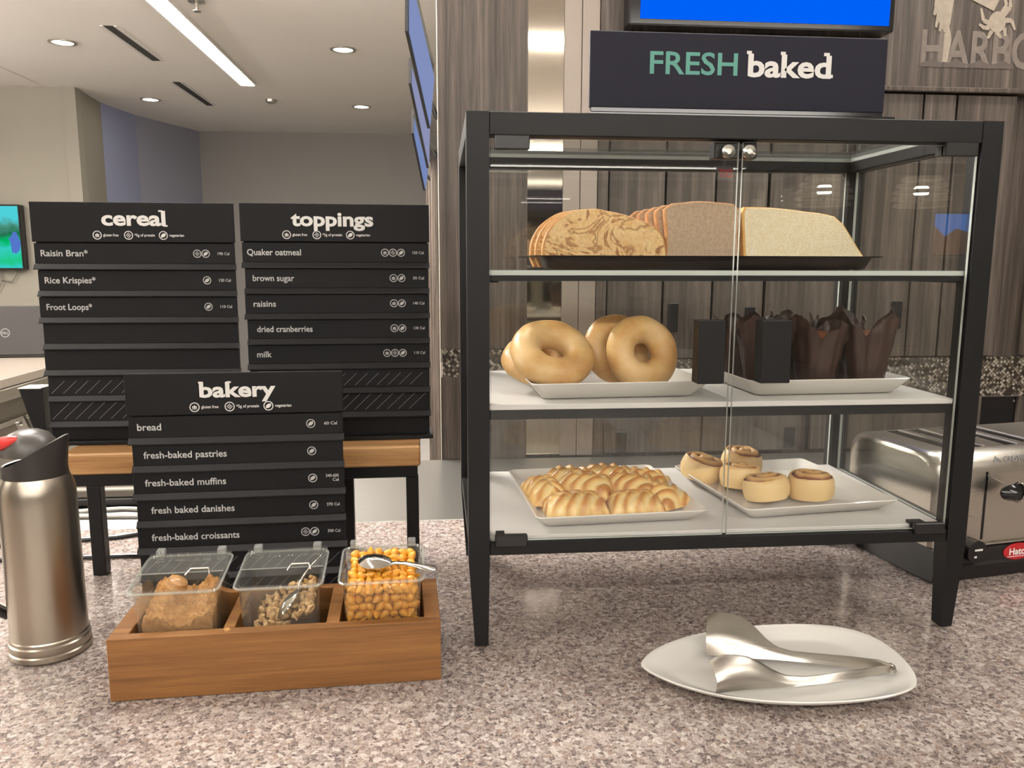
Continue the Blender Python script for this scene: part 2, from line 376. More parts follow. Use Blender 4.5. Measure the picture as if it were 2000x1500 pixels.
# ------------------------------------------------------------------ the room
CEIL, FLOOR = 1.85, -.92
struct(MB().box(-6, 5.2, -12, 9, FLOOR-.1, FLOOR).build('floor', 'floor'))
struct(MB().box(-6, 5.2, -12, 9, CEIL, CEIL+.1).build('ceiling', 'ceiling'))
def wall(name, pts, m, th=.1, z0=FLOOR, z1=CEIL):
    mb = MB()
    for (x0, y0), (x1, y1) in zip(pts, pts[1:]):
        d = Vector((x1-x0, y1-y0)).normalized(); n = Vector((-d.y, d.x))*th
        mb.prism([(x0, y0), (x1, y1), (x1+n.x, y1+n.y), (x0+n.x, y0+n.y)], z0, z1)
    return struct(mb.build(name, m))
wall('wall_left', [(-5.6, -12), (-5.6, 6.25)], 'paint')
wall('wall_far_left', [(-5.6, 6.2), (-2.95, 6.14), (-3.005, 6.775)], 'paint')
wall('wall_corner', [(-3.005, 6.775), (-2.925, 7.39)], 'paint_blue_glow')  # blue light falling here is painted into the wall colour
wall('wall_alcove', [(-2.925, 7.39), (-2.593, 8.3)], plain('soft_blue_light_tint', srgb(142, 143, 156), .8))  # weaker part of the blue light tint, also painted in
wall('wall_far', [(-2.593, 8.3), (.2, 8.24)], 'paint_grey')
wall('wall_right', [(5, 8), (5, -12)], 'paint')
wall('wall_rear', [(5.1, -11.8), (-5.6, -11.8)], 'paint')
# timber-clad pillar and the partition running back from it
struct(MB().box(-.028, .168, .918, 1.2, .257, CEIL).box(-.028, .168, .918, 1.2, 0, .192).box(-.028, .168, 1.0, 1.2, FLOOR, 0).box(-.02, .16, .93, 1.19, .19, .26).build('wall_pillar', 'wood_wall'))
struct(MB().box(-.024, .164, .919, .932, .192, .257).build('trim_pillar_mosaic', mosaic()))
M['mosaic'] = bpy.data.materials['metal_mosaic_tile']
struct(MB().box(-.028, .168, 1.2005, 8.3, FLOOR, CEIL).build('wall_partition', 'paint'))
for i, (y, d) in enumerate(((3.0, .034), (3.5, .05), (4.05, .07))):
    struct(MB().box(-.028-d, -.027, y, y+.12, FLOOR, .98, b=.004).build('trim_%d' % (i+1), 'wood_wall'))
# steel and champagne panels, timber wall
struct(MB().box(.169, .249, .936, .95, 0, CEIL).build('wall_steel_panel', 'mirror'))
struct(MB().box(.2495, .288, .932, .95, 0, CEIL, b=.001).box(.2892, .328, .932, .95, 0, CEIL, b=.001).build('wall_metal_panel', 'beige_panel'))
struct(MB().box(.168, 5, .95, 1.05, FLOOR, CEIL).build('wall_back', 'wood_wall'))
struct(MB().box(.329, 5, .925, .95, .850, CEIL).build('wall_upper_cladding', 'wood_plank'))
struct(MB().box(.36, 5, .915, .95, .838, .8495, b=.002).build('trim_cladding_edge', 'wood_wall'))
struct(MB().box(.352, 5, .938, .95, .128, .226).build('trim_mosaic_band', 'mosaic'))
struct(MB().box(1.388, 2.4, .885, .95, .226, .836, b=.004).build('wall_pilaster', 'wood_wall'))
struct(MB().box(.329, .352, .93, .95, 0, .838).build('trim_filler_strip', 'wood_wall'))

def door_unit(name, label, x0, x1, z0, z1, hx=None, hz=None, group=None, mat='wood_plank'):
    t = thing(name, label, 'cabinet', ((x0+x1)/2, .95, z0), 0, group); X = (x0+x1)/2
    MB().box(x0-X+.001, x1-X-.001, -.012, 0, .001, z1-z0-.001).build('body', 'black_metal', t)
    d = MB().box(x0-X+.0015, x1-X-.0015, -.026, -.0125, .002, z1-z0-.002, b=.001).build('door', mat, t)
    if hx: MB().box(hx[0]-X, hx[1]-X, -.031, -.0262, hz[0]-z0, hz[1]-z0, b=.0015).build('handle', 'black_metal', d)
    return t
G = 'upper wall cabinets behind the display case'
door_unit('upper_cabinet', 'narrow timber upper cabinet beside the pale metal panels, no pull in view', .354, .483, .228, .836, group=G)
door_unit('upper_cabinet', 'timber upper cabinet with black pull, above the bagels as seen through the glass', .485, .600, .228, .836, (.497, .521), (.292, .359), G)
door_unit('upper_cabinet', 'timber upper cabinet with black pull, behind the dark muffin handles', .602, .724, .228, .836, (.681, .705), (.284, .350), G)
door_unit('upper_cabinet', 'timber upper cabinet behind the wheat and white bread, pull out of view', .728, .924, .228, .836, None, None, G)
door_unit('upper_cabinet', 'timber upper cabinet with black pull above the muffin corner of the case', .926, 1.082, .228, .836, (1.039, 1.066), (.297, .362), G)
door_unit('upper_cabinet', 'timber upper cabinet behind the tall post of the display case', 1.084, 1.162, .228, .836, None, None, G)
door_unit('upper_cabinet', 'end timber upper cabinet beside the pilaster, above the toaster', 1.165, 1.312, .228, .836, None, None, G)
G = 'lower timber cupboards under the mosaic band'
door_unit('lower_cupboard', 'low timber cupboard with black pull, behind the danish plate', .352, .588, .003, .127, (.381, .406), (.008, .058), G)
door_unit('lower_cupboard', 'low timber cupboard with black pull, behind the cinnamon rolls', .590, .826, .003, .127, (.793, .818), (.012, .062), G)
door_unit('lower_cupboard', 'low timber cupboard beside the toaster, dark gap at its edge', .858, 1.285, .003, .127, None, None, G)
t = thing('wall_socket_box', 'black recessed box in a timber frame on the wall behind the toaster', 'box', (1.345, .95, .05))
MB().box(-.05, .047, -.012, 0, .001, .077, b=.001).build('recess_panel', 'black_gloss', t)
MB().box(-.058, -.0505, -.02, 0, -.04, .077).box(.0475, .056, -.02, 0, -.04, .077).box(-.058, .056, -.02, 0, .0775, .0785).build('frame', 'wood_wall', t)
MB().cyl((.041, -.0125, .065), .003, 0, .003, 12, axis='y').build('screw', 'chrome', t)

# worn mural on the upper cladding: lettering, crab and a hand-like fish tail
t = thing('wall_mural', 'faded painted mural of slab letters and a crab on the timber wall', 'mural', (0, .9248, 0))
mb = MB(); write(mb, 'HARBO', 1.066, .896, .078, -.0006, .285, 'l', .02); mb.build('lettering', 'logo_mid', t)
mb = MB()
for x in (1.066, 1.1225, 1.180, 1.236): flat(mb, [(x, .895), (x+.052, .893), (x+.055, .903), (x+.045, .905), (x+.03, .912), (x+.01, .904), (x-.003, .902)], -.0009)
mb.build('letter_base_band', 'logo_dark', t)
mb = MB(); cx, cz = 1.243, .995
flat(mb, [(cx+.021*math.cos(a)*1.0, cz+.023*math.sin(a)) for a in [2*PI*i/20 for i in range(20)]], -.0012)
LY = -.0013
def limb(mb, pts, w):
    for (x0, z0, w0), (x1, z1, w1) in zip([(p[0], p[1], q) for p, q in zip(pts, w)], [(p[0], p[1], q) for p, q in zip(pts[1:], w[1:])]):
        d = Vector((x1-x0, z1-z0)).normalized(); n = Vector((-d.y, d.x))
        global LY; LY -= .00003; flat(mb, [(x0+n.x*w0, z0+n.y*w0), (x0-n.x*w0, z0-n.y*w0), (x1-n.x*w1, z1-n.y*w1), (x1+n.x*w1, z1+n.y*w1)], LY)
for pts in ([(-.016, -.004), (-.034, .002), (-.042, .028)], [(-.018, -.012), (-.03, -.014), (-.044, -.006)], [(-.012, -.02), (-.02, -.036)],
            [(0, -.022), (.012, -.034)], [(.018, -.012), (.022, -.03)], [(.02, .004), (.034, .004), (.044, -.016)], [(.014, .016), (.028, .032), (.026, .05)], [(.01, .02), (.018, .036), (.01, .06)]):
    limb(mb, [(cx+a, cz+b) for a, b in pts], [.006, .0045, .0025][:len(pts)] if len(pts) == 3 else [.005, .003])
flat(mb, [(1.166, 1.045), (1.235, 1.09), (1.247, 1.05), (1.232, 1.018)], -.0012)
mb.build('crab_emblem', 'logo_pale', t)
mb = MB(); x0, z0 = 1.11, .975
flat(mb, [(x0-.02, z0+.075), (x0+.025, z0+.075), (x0+.02, z0+.012), (x0+.012, z0-.002), (x0+.002, z0), (x0-.006, z0+.014), (x0-.014, z0+.03), (x0-.022, z0+.05)], -.0012)
for a, b in ((-.02, .03), (-.014, .004), (-.004, -.004), (.008, -.006)): limb(mb, [(x0+a+.006, z0+b+.04), (x0+a, z0+b)], [.005, .003])
flat(mb, [(x0+.008, z0-.07), (x0+.02, z0-.07), (x0+.026, z0-.02), (x0+.018, z0+.01), (x0+.008, z0-.01)], -.0012)
mb.build('fish_emblem', 'logo_pale', t)

# blue wall screen over the case
t = thing('wall_television', 'wall screen glowing plain blue behind the navy bakery sign', 'television', (.68, .925, .955))
MB().box(-.303, .287, -.055, -.002, -.004, .36, b=.003).build('housing', 'black_gloss', t)
mb = MB().box(-.279, .274, -.0565, -.0552, .008, .35); mb.build('screen', 'screen_blue', t)
for x in (-.086, .034): MB().box(x, x+.0012, -.0578, -.0572, .056, .12).build('screen_divider', 'grey_ink', t)

SCREENS = (
    (((-.105, 1.622, 1.30), (-.108, 1.622, 1.125), (-.052, 1.922, .906), (-.037, 1.922, 1.066)), 'slim glowing menu screen on the partition, uppermost and closest to the pillar'),
    (((-.119, 2.222, 1.161), (-.120, 2.222, 1.103), (-.064, 2.522, .844), (-.058, 2.522, .997)), 'slim glowing menu screen on the partition, middle one of the row of three'),
    (((-.130, 2.822, 1.088), (-.131, 2.822, 1.018), (-.089, 3.122, .804), (-.075, 3.122, .889)), 'slim glowing menu screen on the partition, lowest and deepest of the row of three'))
# tilted screens bracketed to the partition edge
for i, (cs, lab) in enumerate(SCREENS):
    cs = [Vector(c) for c in cs]; o = sum(cs, Vector())/4; n = (cs[1]-cs[0]).cross(cs[3]-cs[0]).normalized()
    if n.dot(CAM-o) < 0: n = -n
    t = thing('menu_screen', lab, 'screen', o, 0, 'menu screens along the partition')
    q = [c-o for c in cs]; big = [c+c.normalized()*.008 for c in q]; up = (q[0]-q[1]).normalized(); big[0] = big[0]+up*.03; big[3] = big[3]+up*.045
    MB().loft([[c-n*.002 for c in big], [c-n*.012 for c in big]], smooth=False).build('housing', 'black_metal', t)
    MB().loft([[c for c in q], [c-n*.0018 for c in q]], smooth=False).build('screen_panel', emit('menu_screen_glow_%d' % i, [(.34, .42, .78, 1), (.40, .43, .70, 1), (.28, .38, .74, 1)][i], .8), t)
    r = (q[2]+q[3])/2; MB().tube([r*.6-n*.014, Vector((-.03-o.x, r.y+.30, r.z))], .009).build('wall_mount', 'black_metal', t)

# ------------------------------------------------------------------ ceiling fittings
def line_light(name, label, x0, x1, y0, y1, z, m, group=None):
    t = thing(name, label, 'light', ((x0+x1)/2, (y0+y1)/2, z), 0, group); a, b = (x1-x0)/2, (y1-y0)/2
    MB().box(-a-.012, a+.012, -b-.012, b+.012, -.004, .02).build('housing', 'white_shelf', t)
    MB().box(-a, a, -b, b, -.0065, -.0042).build('diffuser', m, t); return t
line_light('line_light', 'long bright slot light running along the white ceiling', -1.56, -1.46, 2.6, 5.83, CEIL-.018, 'lamp_line')
G = 'round ceiling downlights'
for x, y, lab in ((-2.426, 4.755, 'round downlight beside the first dark ceiling slot'), (-.644, 4.75, 'round downlight in the ceiling closest to the menu screens'),
                  (-2.51, 6.588, 'small round downlight near the angled grey wall corner'), (-.708, 6.722, 'small round downlight deepest along the screen wall')):
    t = thing('downlight', lab, 'light', (x, y, CEIL), 0, G)
    MB().lathe([(.062, -.001), (.085, -.001), (.085, -.006), (.066, -.008), (.062, -.001)], 32, caps=(False, False)).build('trim_ring', 'steel', t)
    MB().lathe([(.062, -.002), (.062, -.0035)], 32).build('diffuser', 'lamp_disc', t)
for x, y0, y1, lab in ((-1.985, 4.35, 5.19, 'dark slot vent in the ceiling, the one above the cereal board'), (-2.065, 5.86, 6.82, 'dark slot vent in the ceiling, deeper one near the grey wall')):
    t = thing('slot_vent', lab, 'vent', (x, (y0+y1)/2, CEIL), 0, 'slot vents in the ceiling'); h = (y1-y0)/2
    MB().box(-.05, -.03, -h, h, -.004, 0).box(.03, .05, -h, h, -.004, 0).build('frame', 'white_shelf', t)
    MB().box(-.03, .03, -h, h, -.002, -.0005).build('slot', 'ceil_dark', t)
t = thing('sprinkler', 'small steel sprinkler head hanging from the ceiling', 'sprinkler', (-1.32, 3.83, CEIL))
MB().lathe([(.045, 0), (.045, -.006), (.014, -.01)], 20).build('escutcheon', 'steel', t)
MB().tube([(0, 0, -.008), (0, 0, -.05)], .008).lathe([(.022, -.05), (.022, -.054)], 16).build('head', 'steel', t)
tag(MB().lathe([(.05, 0), (.048, -.02), (.02, -.034)], 20).build('smoke_detector', 'steel', None, (-1.464, 6.5, CEIL)), 'small grey detector on the ceiling between the slot light and the screens', 'detector')
struct(MB().box(-3.3, -3.19, 5.4, 6.14, CEIL-.006, CEIL).build('trim_ceiling_joint', 'ceiling'))
# the dining side: lamps over the counter and behind the viewer
L_far = emit('deep_dining_lamp', (1, .93, .84, 1), 14)
L_back, L_over, L_rear = emit('counter_lamp_back', (1, .95, .89, 1), 75), emit('counter_lamp_over', (1, .95, .88, 1), 40), emit('dining_lamp', (1, .94, .86, 1), 115)
G = 'linear lights over the serving counter'
line_light('counter_light', 'linear light over the serving counter, closest to the timber wall', -.9, 1.5, .52, .62, CEIL-.018, L_back, G)
line_light('counter_light', 'linear light running toward the wall above the coffee pot end of the counter', -1.45, -1.35, -1.3, .45, CEIL-.018, L_over, G)
line_light('counter_light', 'linear light running toward the wall above the toaster end of the counter', 1.75, 1.85, -1.3, .45, CEIL-.018, L_over, G)
line_light('counter_light', 'linear light on the dining side, a step behind the counter', -2.2, 2.6, -2.5, -2.42, CEIL-.018, L_rear, G)
line_light('counter_light', 'linear light deep in the dining room', -1, 3.6, -8.6, -8.45, 1.565, L_far, G)
line_light('counter_light', 'low short linear light deep in the dining room', 1.0, 1.5, -8.5, -8.42, 1.19, L_far, G)
def added_hung_light(name, label, x0, x1, y0, y1, z, m):  # unseen fill lamps, added to brighten ceiling and rooms
    t = thing(name, label, 'light', ((x0+x1)/2, (y0+y1)/2, z)); a, b = (x1-x0)/2, (y1-y0)/2
    MB().box(-a, a, -b, b, 0, .06).build('diffuser', m, t)
    for s in (-.8, .8): MB().tube([(a*s if a > b else 0, b*s if b >= a else 0, .0605), (a*s if a > b else 0, b*s if b >= a else 0, CEIL-z)], .003).build('hanger', 'steel', t)
added_hung_light('added_aisle_light', 'added linear lamp hung out of view over the far side aisle', -4.2, -4.1, -1.0, 4.6, 1.45, emit('added_aisle_fill', (1, .94, .87, 1), 110))  # added beyond the frame edge to lift the far ceiling and walls
added_hung_light('added_middle_light', 'added linear lamp hung out of view above the gap between the two counters', -1.25, -1.17, .95, 2.85, 1.70, 'fill_up')  # added above the frame to brighten the far ceiling
added_hung_light('added_dining_light', 'added linear lamp hung unseen across the dining room behind the viewer', -2.5, 3.0, -5.2, -5.1, 1.5, 'fill_warm')  # added behind the camera to light the ceiling
for i, (x, lab) in enumerate(((2.52, 'ribbed pale pendant lamp over the dining tables, reflected in the case door'), (1.985, 'ribbed pale pendant lamp reflected above the white bread'))):
    t = thing('pendant_lamp', lab, 'lamp', (x, -3.2, .745), 0, 'ribbed pendant lamps in the dining room')
    for k, r in enumerate((.13, .14, .135, .12, .095)):
        MB().lathe([(r-.012, k*.034), (r+.008, k*.034+.004), (r-.002, k*.034+.02), (r-.016, k*.034+.018), (r-.012, k*.034)], 28, caps=(False, False)).build('rib', 'pendant', t)
    MB().tube([(0, 0, .03), (0, 0, CEIL-.745)], .004).build('cord', 'black_metal', t)
    MB().lathe([(.005, .05), (.035, .07), (.035, .1), (.01, .13)], 16).build('bulb', 'lamp_disc', t)
t = thing('exit_sign', 'red lettered exit sign hung deep in the dining room', 'sign', (2.64, -6.5, 1.225), PI)
MB().box(-.075, .075, 0, .03, 0, .11).tube([(0, .015, .11), (0, .015, CEIL-1.225)], .006).build('housing', 'white_shelf', t)
mb = MB(); write(mb, 'EXIT', 0, .02, .07, -.002, .125, 'c', .02); mb.build('lettering', emit('exit_red', (1, .03, .03, 1), 4), t)
t = thing('dining_television', 'wall screen with blue sky over tan ground in the dining room', 'television', (3.92, -5, .52), PI)
MB().box(-.16, .16, .002, .04, -.012, .325).build('housing', 'black_gloss', t)
MB().prism([(-.148, .31), (-.148, .17), (-.03, .2), (.06, .14), (.148, .22), (.148, .31)], -.001, .001, 'y').build('screen_sky', emit('screen_sky', (.03, .3, 1, 1), 4), t)
MB().box(-.148, .148, .0011, .0019, 0, .31).build('screen_ground', emit('screen_tan', (.5, .25, .1, 1), 1.2), t)
MB().tube([(0, .02, .3), (0, .02, CEIL-.52)], .008).build('ceiling_pole', 'black_metal', t)

# ------------------------------------------------------------------ far side: screen, counter, laptop
t = thing('golf_television', 'wall screen showing a green golf course, cables looping below', 'television', (-3.62, 6.155, .404), -.02)
MB().box(-.35, .20, -.09, -.01, -.02, .505, b=.006).build('housing', 'black_gloss', t)
def golf():
    m = bpy.data.materials.new('golf_picture'); m.use_nodes = True; nt = m.node_tree; nt.nodes.clear()
    tc = nt.nodes.new('ShaderNodeTexCoord'); sp = nt.nodes.new('ShaderNodeSeparateXYZ'); nt.links.new(tc.outputs['Object'], sp.inputs[0])
    n = noise(nt, tc.outputs['Object'], 12, 4)
    h = math_(nt, 'ADD', sp.outputs[2], math_(nt, 'MULTIPLY', math_(nt, 'SUBTRACT', n, .5), .14))
    c = ramp(nt, math_(nt, 'DIVIDE', h, .5), [(0, (.05, .8, .75, 1)), (.12, (.02, .75, .3, 1)), (.3, (.05, .8, .72, 1)), (.42, (.0, .62, .18, 1)), (.55, (.02, .2, .1, 1)), (.68, (.1, .4, .3, 1)), (.8, (.1, .82, .9, 1))])
    e = nt.nodes.new('ShaderNodeEmission'); o = nt.nodes.new('ShaderNodeOutputMaterial'); nt.links.new(c, e.inputs[0]); e.inputs[1].default_value = .95
    nt.links.new(e.outputs[0], o.inputs[0]); return m
MB().box(-.34, .187, -.092, -.0905, -.006, .492).build('screen', golf(), t)
flat_mb = MB(); flat(flat_mb, [(.115, .12), (.15, .11), (.18, .14), (.19, .2), (.175, .25), (.16, .285), (.135, .285), (.12, .25), (.095, .235), (.11, .2)], -.0925)
flat_mb.build('screen_figure', emit('golfer_blue', (.12, .25, .8, 1), .9), t)
MB().tube([(-.1, -.03, -.02), (-.02, -.03, -.1), (.06, -.03, -.12), (.10, -.03, -.06), (.1, -.03, -.015)], .006).tube([(-.2, -.03, -.02), (-.12, -.03, -.16), (-.06, -.03, -.2), (-.02, -.03, -.12), (-.03, -.03, -.02)], .006).build('cable', 'cable_grey', t)
t = thing('side_counter', 'grey topped side counter across the aisle carrying the laptop', 'counter', (-2.4, 2.8, FLOOR))
MB().box(-.9, .68, -1.5, 1.2, .88, .92, b=.004).build('worktop', 'grey_counter', t)
MB().box(.665, .684, -1.5, 1.2, .83, .879, b=.003).build('front_edge', 'steel', t)
MB().box(-.85, .64, -1.45, 1.15, 0, .8795).build('cabinet_body', 'counter_side', t)
for z in (.72, .5): MB().box(.641, .652, -1.45, 1.15, z, z+.02).build('side_rail', 'steel', t)
t = thing('laptop', 'open dark grey laptop seen from behind on the side counter', 'laptop', (-2.06, 3.05, 0), .05)
MB().box(-.19, .17, .0, .24, .001, .016, b=.004).build('keyboard_base', 'laptop', t)
l = MB().box(-.19, .17, -.008, .002, .012, .245, b=.004).build('lid', 'laptop', t); l.rotation_euler = (-.12, 0, 0)
mb = MB(); ring(mb, -.005, .118, .017, .021, -.0092, 32); write(mb, 'DELL', -.005, .112, .011, -.0092, .029, 'c', .03); mb.build('logo', 'line_ink', l)

# ------------------------------------------------------------------ counters
t = thing('granite_countertop', 'grey speckled granite serving counter under the display case', 'counter', (0, 0, 0))
MB().box(-2.2, 2.2, -.62, .48, -.04, 0, b=.003).build('worktop', 'granite', t)
MB().box(-2.15, 2.15, -.56, .479, FLOOR, -.0405).build('cabinet_base', 'wood_wall', t)
t = thing('steel_countertop', 'brushed steel work counter between the granite and the timber wall', 'counter', (0, 0, 0))
MB().box(-.95, 2.2, .4805, .915, -.03, 0, b=.002).build('worktop', 'steel_top', t)
MB().box(-.95, 2.2, .4805, .90, FLOOR, -.0305).build('cabinet_base', 'steel', t)

# ------------------------------------------------------------------ display case
W, D, H, T_ = .609, .319, .610, .0245
case = thing('display_case', 'black framed glass bakery display case standing on the granite counter', 'display case', (0, 0, 0))
def post(x0, y0):
    mb = MB(); x1, y1 = x0+T_, y0+T_
    xo = x0 > .3; yo = y0 > .1; t = .007
    def rg(z, k):
        a, b = (x0+k*(.35 if xo else 1), x1-k*(1 if xo else .25)); c, d = (y0+k*(.3 if yo else .3), y1-k*.6)
        return [(a, c, z), (b, c, z), (b, d, z), (a, d, z)]
    mb.loft([rg(.003, t), rg(.108, 0), rg(H-.0001, 0)], 0, smooth=False)
    p = mb.build('post', 'black_metal', case)
    MB().cyl(((x0+x1)/2, (y0+y1)/2, 0), .006, 0, .0029, 14).build('foot_glide', 'grey_plastic', p)
for x in (0, W-T_):
    for y in (0, D-T_): post(x, y)
I = T_+.0003
fr = MB()
for y in (0, D-T_):
    fr.box(I, W-I, y, y+T_, H-T_, H, b=.0008)
for x in (0, W-T_): fr.box(x, x+T_, I, D-I, H-T_, H, b=.0008)
fr.build('top_frame', 'black_metal', case)
fr = MB()
for y in (0, D-T_): fr.box(I, W-I, y+.001, y+T_, .114, .129, b=.0008)
for x in (0, W-T_): fr.box(x+.001, x+T_-.001, I, D-I, .114, .129, b=.0008)
fr.build('bottom_frame', 'black_metal', case)
def pane(name, x0, x1, y0, y1, z0, z1, parent=case):
    """glass sheet: big faces clear, cut edges pale"""
    mb = MB().box(x0, x1, y0, y1, z0, z1); th = min((x1-x0, 0), (y1-y0, 1), (z1-z0, 2))[1]
    face_ax = [2, 2, 1, 1, 0, 0]
    for i, ax in enumerate(face_ax): mb.m[i] = 0 if ax == th else 1
    return mb.build(name, ['glass', 'glass_edge'], parent)
pane('top_pane', I, W-I, I, D-I, H-.010, H-.005)
pane('back_pane', I, W-I, D-.016, D-.012, .1295, H-T_-.0003)
pane('side_pane', .010, .014, I, D-I, .1295, H-T_-.0003); pane('side_pane', W-.014, W-.010, I, D-I, .1295, H-T_-.0003)
dl = pane('door', I+.0015, .3022, .004, .008, .1305, H-T_-.0025); dr = pane('door', .3072, W-I-.0015, .004, .008, .1305, H-T_-.0025)
for d, hx, cx in ((dl, (.2575, .2885), .2925), (dr, (.3305, .3655), .3165)):
    MB().box(hx[0], hx[1], -.018, .0035, .3155, .387, b=.001).build('door_pull', 'black_metal', d)
    MB().lathe([(.0075, 0), (.0075, .003), (.003, .0035), (.003, .0045)], 24, T=Matrix.Translation((cx, .0125, .5735)) @ Matrix.Rotation(PI/2, 4, 'X')).build('magnet_disc', 'chrome', d)
for x0, x1 in ((.0305, .068), (.540, .5785)):
    for z0, z1 in ((.5705, .5855), (.1255, .1395)):
        MB().box(x0, x1, -.004, .0038, z0, z1, b=.001).box(x0+.002, x0+.012 if x0 < .3 else x0+.02, .0085, .02, z0+.002, z1-.002).build('hinge', 'black_plastic', case)
MB().box(.279, .328, .0175, .036, .567, .5852, b=.001).build('magnet_catch', 'black_plastic', case)
# glass top shelf on its rail, two white shelves
pane('glass_shelf', I, W-I, .0115, D-.018, .4365, .442)
sh = MB().box(I, W-I, .0125, .024, .430, .4362).box(I, .0365, .0245, D-.02, .428, .4362).box(W-.0365, W-I, .0245, D-.02, .428, .4362).box(.0368, W-.0368, D-.032, D-.02, .428, .4362)
sh.build('shelf_rail', 'black_metal', case)
MB().box(I, W-I, .0115, D-.018, .2835, .290, b=.0005).build('white_shelf', 'white_shelf', case)
MB().box(I, W-I, .0115, .024, .2725, .2832).box(I, .0365, .0245, D-.02, .2725, .2832).box(W-.0365, W-I, .0245, D-.02, .2725, .2832).box(.0368, W-.0368, D-.032, D-.02, .2725, .2832).build('shelf_rail', 'black_metal', case)
MB().box(I, W-I, .0115, D-.018, .1293, .1340, b=.0005).build('white_shelf', 'white_shelf', case)

t = thing('bakery_sign', 'navy sign with teal and white lettering standing on top of the display case', 'sign', (.310, .030, H))
MB().box(-.1720, .1715, 0, .006, .0118, .0930, b=.0008).build('panel', 'black_navy', t)
MB().box(-.1725, .1830, -.006, .022, .0003, .0068, b=.001).box(-.1700, .1700, -.0005, .0065, .0069, .0117).build('base_strip', 'black_gloss', t)
mb = MB()
def slab(x, z, w, h, mi=0, y=-.0004): mb.box(x, x+w, y-.0001, y, z, z+h, mi)
write(mb, 'FRESH', -.1045, .0492, .0236, width=.1005, align='l', bold=.014, mi=0)
write(mb, 'baked', .0080, .0488, .0236, width=.0975, align='l', bold=.03, mi=1)
for x, z, w in ((.0061, .0722, .0056), (.0455, .0722, .0056), (.0962, .0722, .0066), (.1013, .0488, .0066)): slab(x, z, w, .0035, 1)
slab(-.0853, .0697, .0048, .0032, 0)
mb.build('lettering', ['teal_ink', 'white_ink'], t)

# ------------------------------------------------------------------ square plates, trays
def square_plate(name, label, c, hx, hy, h, rz, group):
    t = thing(name, label, 'plate', c, rz, group); mb = MB(); kx, ky = hx, hy
    P = [(.78, .0006, .0), (.80, .0, 0), (.86, .0022, 0), (.985, h-.0035, 0), (1, h-.001, 0), (.99, h, 0), (.97, h-.0012, 0), (.865, .0062, 0), (.83, .0045, 0), (.0, .0042, 0)]
    rings = [rrect(max(hx*s, .0005), max(hy*s, .0005), .008*max(s, .05) if s > .1 else .0002, z) for s, z, _ in P]
    mb.loft(rings, 0, smooth=True); mb.build('dish', 'china', t, angle=50); return t
G = 'square white plates in the display case'
square_plate('square_plate', 'square white plate of bagels on the middle shelf', (.178, .132, .2901), .1085, .104, .0215, .05, G)
square_plate('square_plate', 'square white plate of wrapped muffins on the middle shelf', (.4395, .134, .2901), .1055, .100, .0215, .04, G)
square_plate('square_plate', 'square white plate heaped with danish pastries on the bottom shelf', (.181, .1375, .1341), .1075, .113, .018, .065, G)
square_plate('square_plate', 'square white plate holding five cinnamon rolls on the bottom shelf', (.4345, .152, .1341), .107, .112, .018, .12, G)
t = thing('baking_tray', 'dark metal baking tray of sliced bread on the glass shelf', 'tray', (.296, .155, .4421))
rings = [rrect(hx, hy, r, z) for hx, hy, r, z in ((.195, .09, .012, .0003), (.199, .094, .014, .002), (.2045, .099, .014, .0145), (.2145, .107, .016, .0155), (.215, .1075, .016, .0168), (.2045, .0985, .014, .0165), (.198, .093, .013, .0035), (.194, .089, .012, .0022))]
MB().loft(rings).build('pan', 'tray', t, angle=50)

# ------------------------------------------------------------------ bread
def bread_slice(name, label, group, outline, th, loc, rot, mats, lump=0, smooth=True):
    """outline in (x,z); crumb on both faces, crust around"""
    n = len(outline); cx = sum(p[0] for p in outline)/n; cz = sum(p[1] for p in outline)/n
    def rg(s, y, k=0): return [(cx+(p[0]-cx)*s, y, cz+(p[1]-cz)*s+0) for p in outline]
    mb = MB()
    mb.loft([rg(.955, 0), rg(.99, .0012), rg(1, .004), rg(1, th-.004), rg(.99, th-.0012), rg(.955, th)], 0, caps=(False, False))
    for s0, s1, y, fl in ((.955, .6, 0, 1), (.955, .6, th, 0)):
        a, b, c = rg(s0, y), rg(s1, y), rg(.25, y); m = [(cx, y, cz)]
        if fl: a, b, c = a[::-1], b[::-1], c[::-1]
        mb.loft([a, b, c], 1, caps=(False, True), smooth=False)
    if lump:
        mb.v = [(x+lump*nz((x, y, z), 60, 1), y+(.35*lump*nz((x, y, z), 90, 2)), z+lump*nz((x, y, z), 60, 3)*(1 if z > .004 else 0)) for x, y, z in mb.v]
    o = mb.build('slice', mats, None); o.name = name; o.data.name = name
    o.location = loc; o.rotation_euler = rot; return tag(o, label, 'bread slice', group)
ZT = .4448
dome = []
for i in range(41):
    a = PI*i/40; r = 1-.06*math.sin(2*a)+.03*math.cos(3*a); dome.append((.079*math.cos(a)*(1.0 if math.cos(a) < 0 else 1.0), .012+.058*max(0, math.sin(a))**.72*r))
dome = [(x, z) for x, z in dome]; dome += [(-.074, .001), (-.04, 0), (0, 0), (.04, 0), (.074, .001)]
G = 'raisin bread slices on the tray'
for k, lab in enumerate(('raisin swirl bread slice with a domed crust, front of its stack', 'raisin swirl bread slice just behind the front raisin slice', 'raisin swirl bread slice at the back of the raisin stack')):
    bread_slice('raisin_bread_slice', lab, G, dome, .015, (.1735-.0065*k+.002*(k == 2), .093+.0165*k, ZT), (-.10, .0, .02), ['raisin_crust', 'raisin_crumb'], .0012)
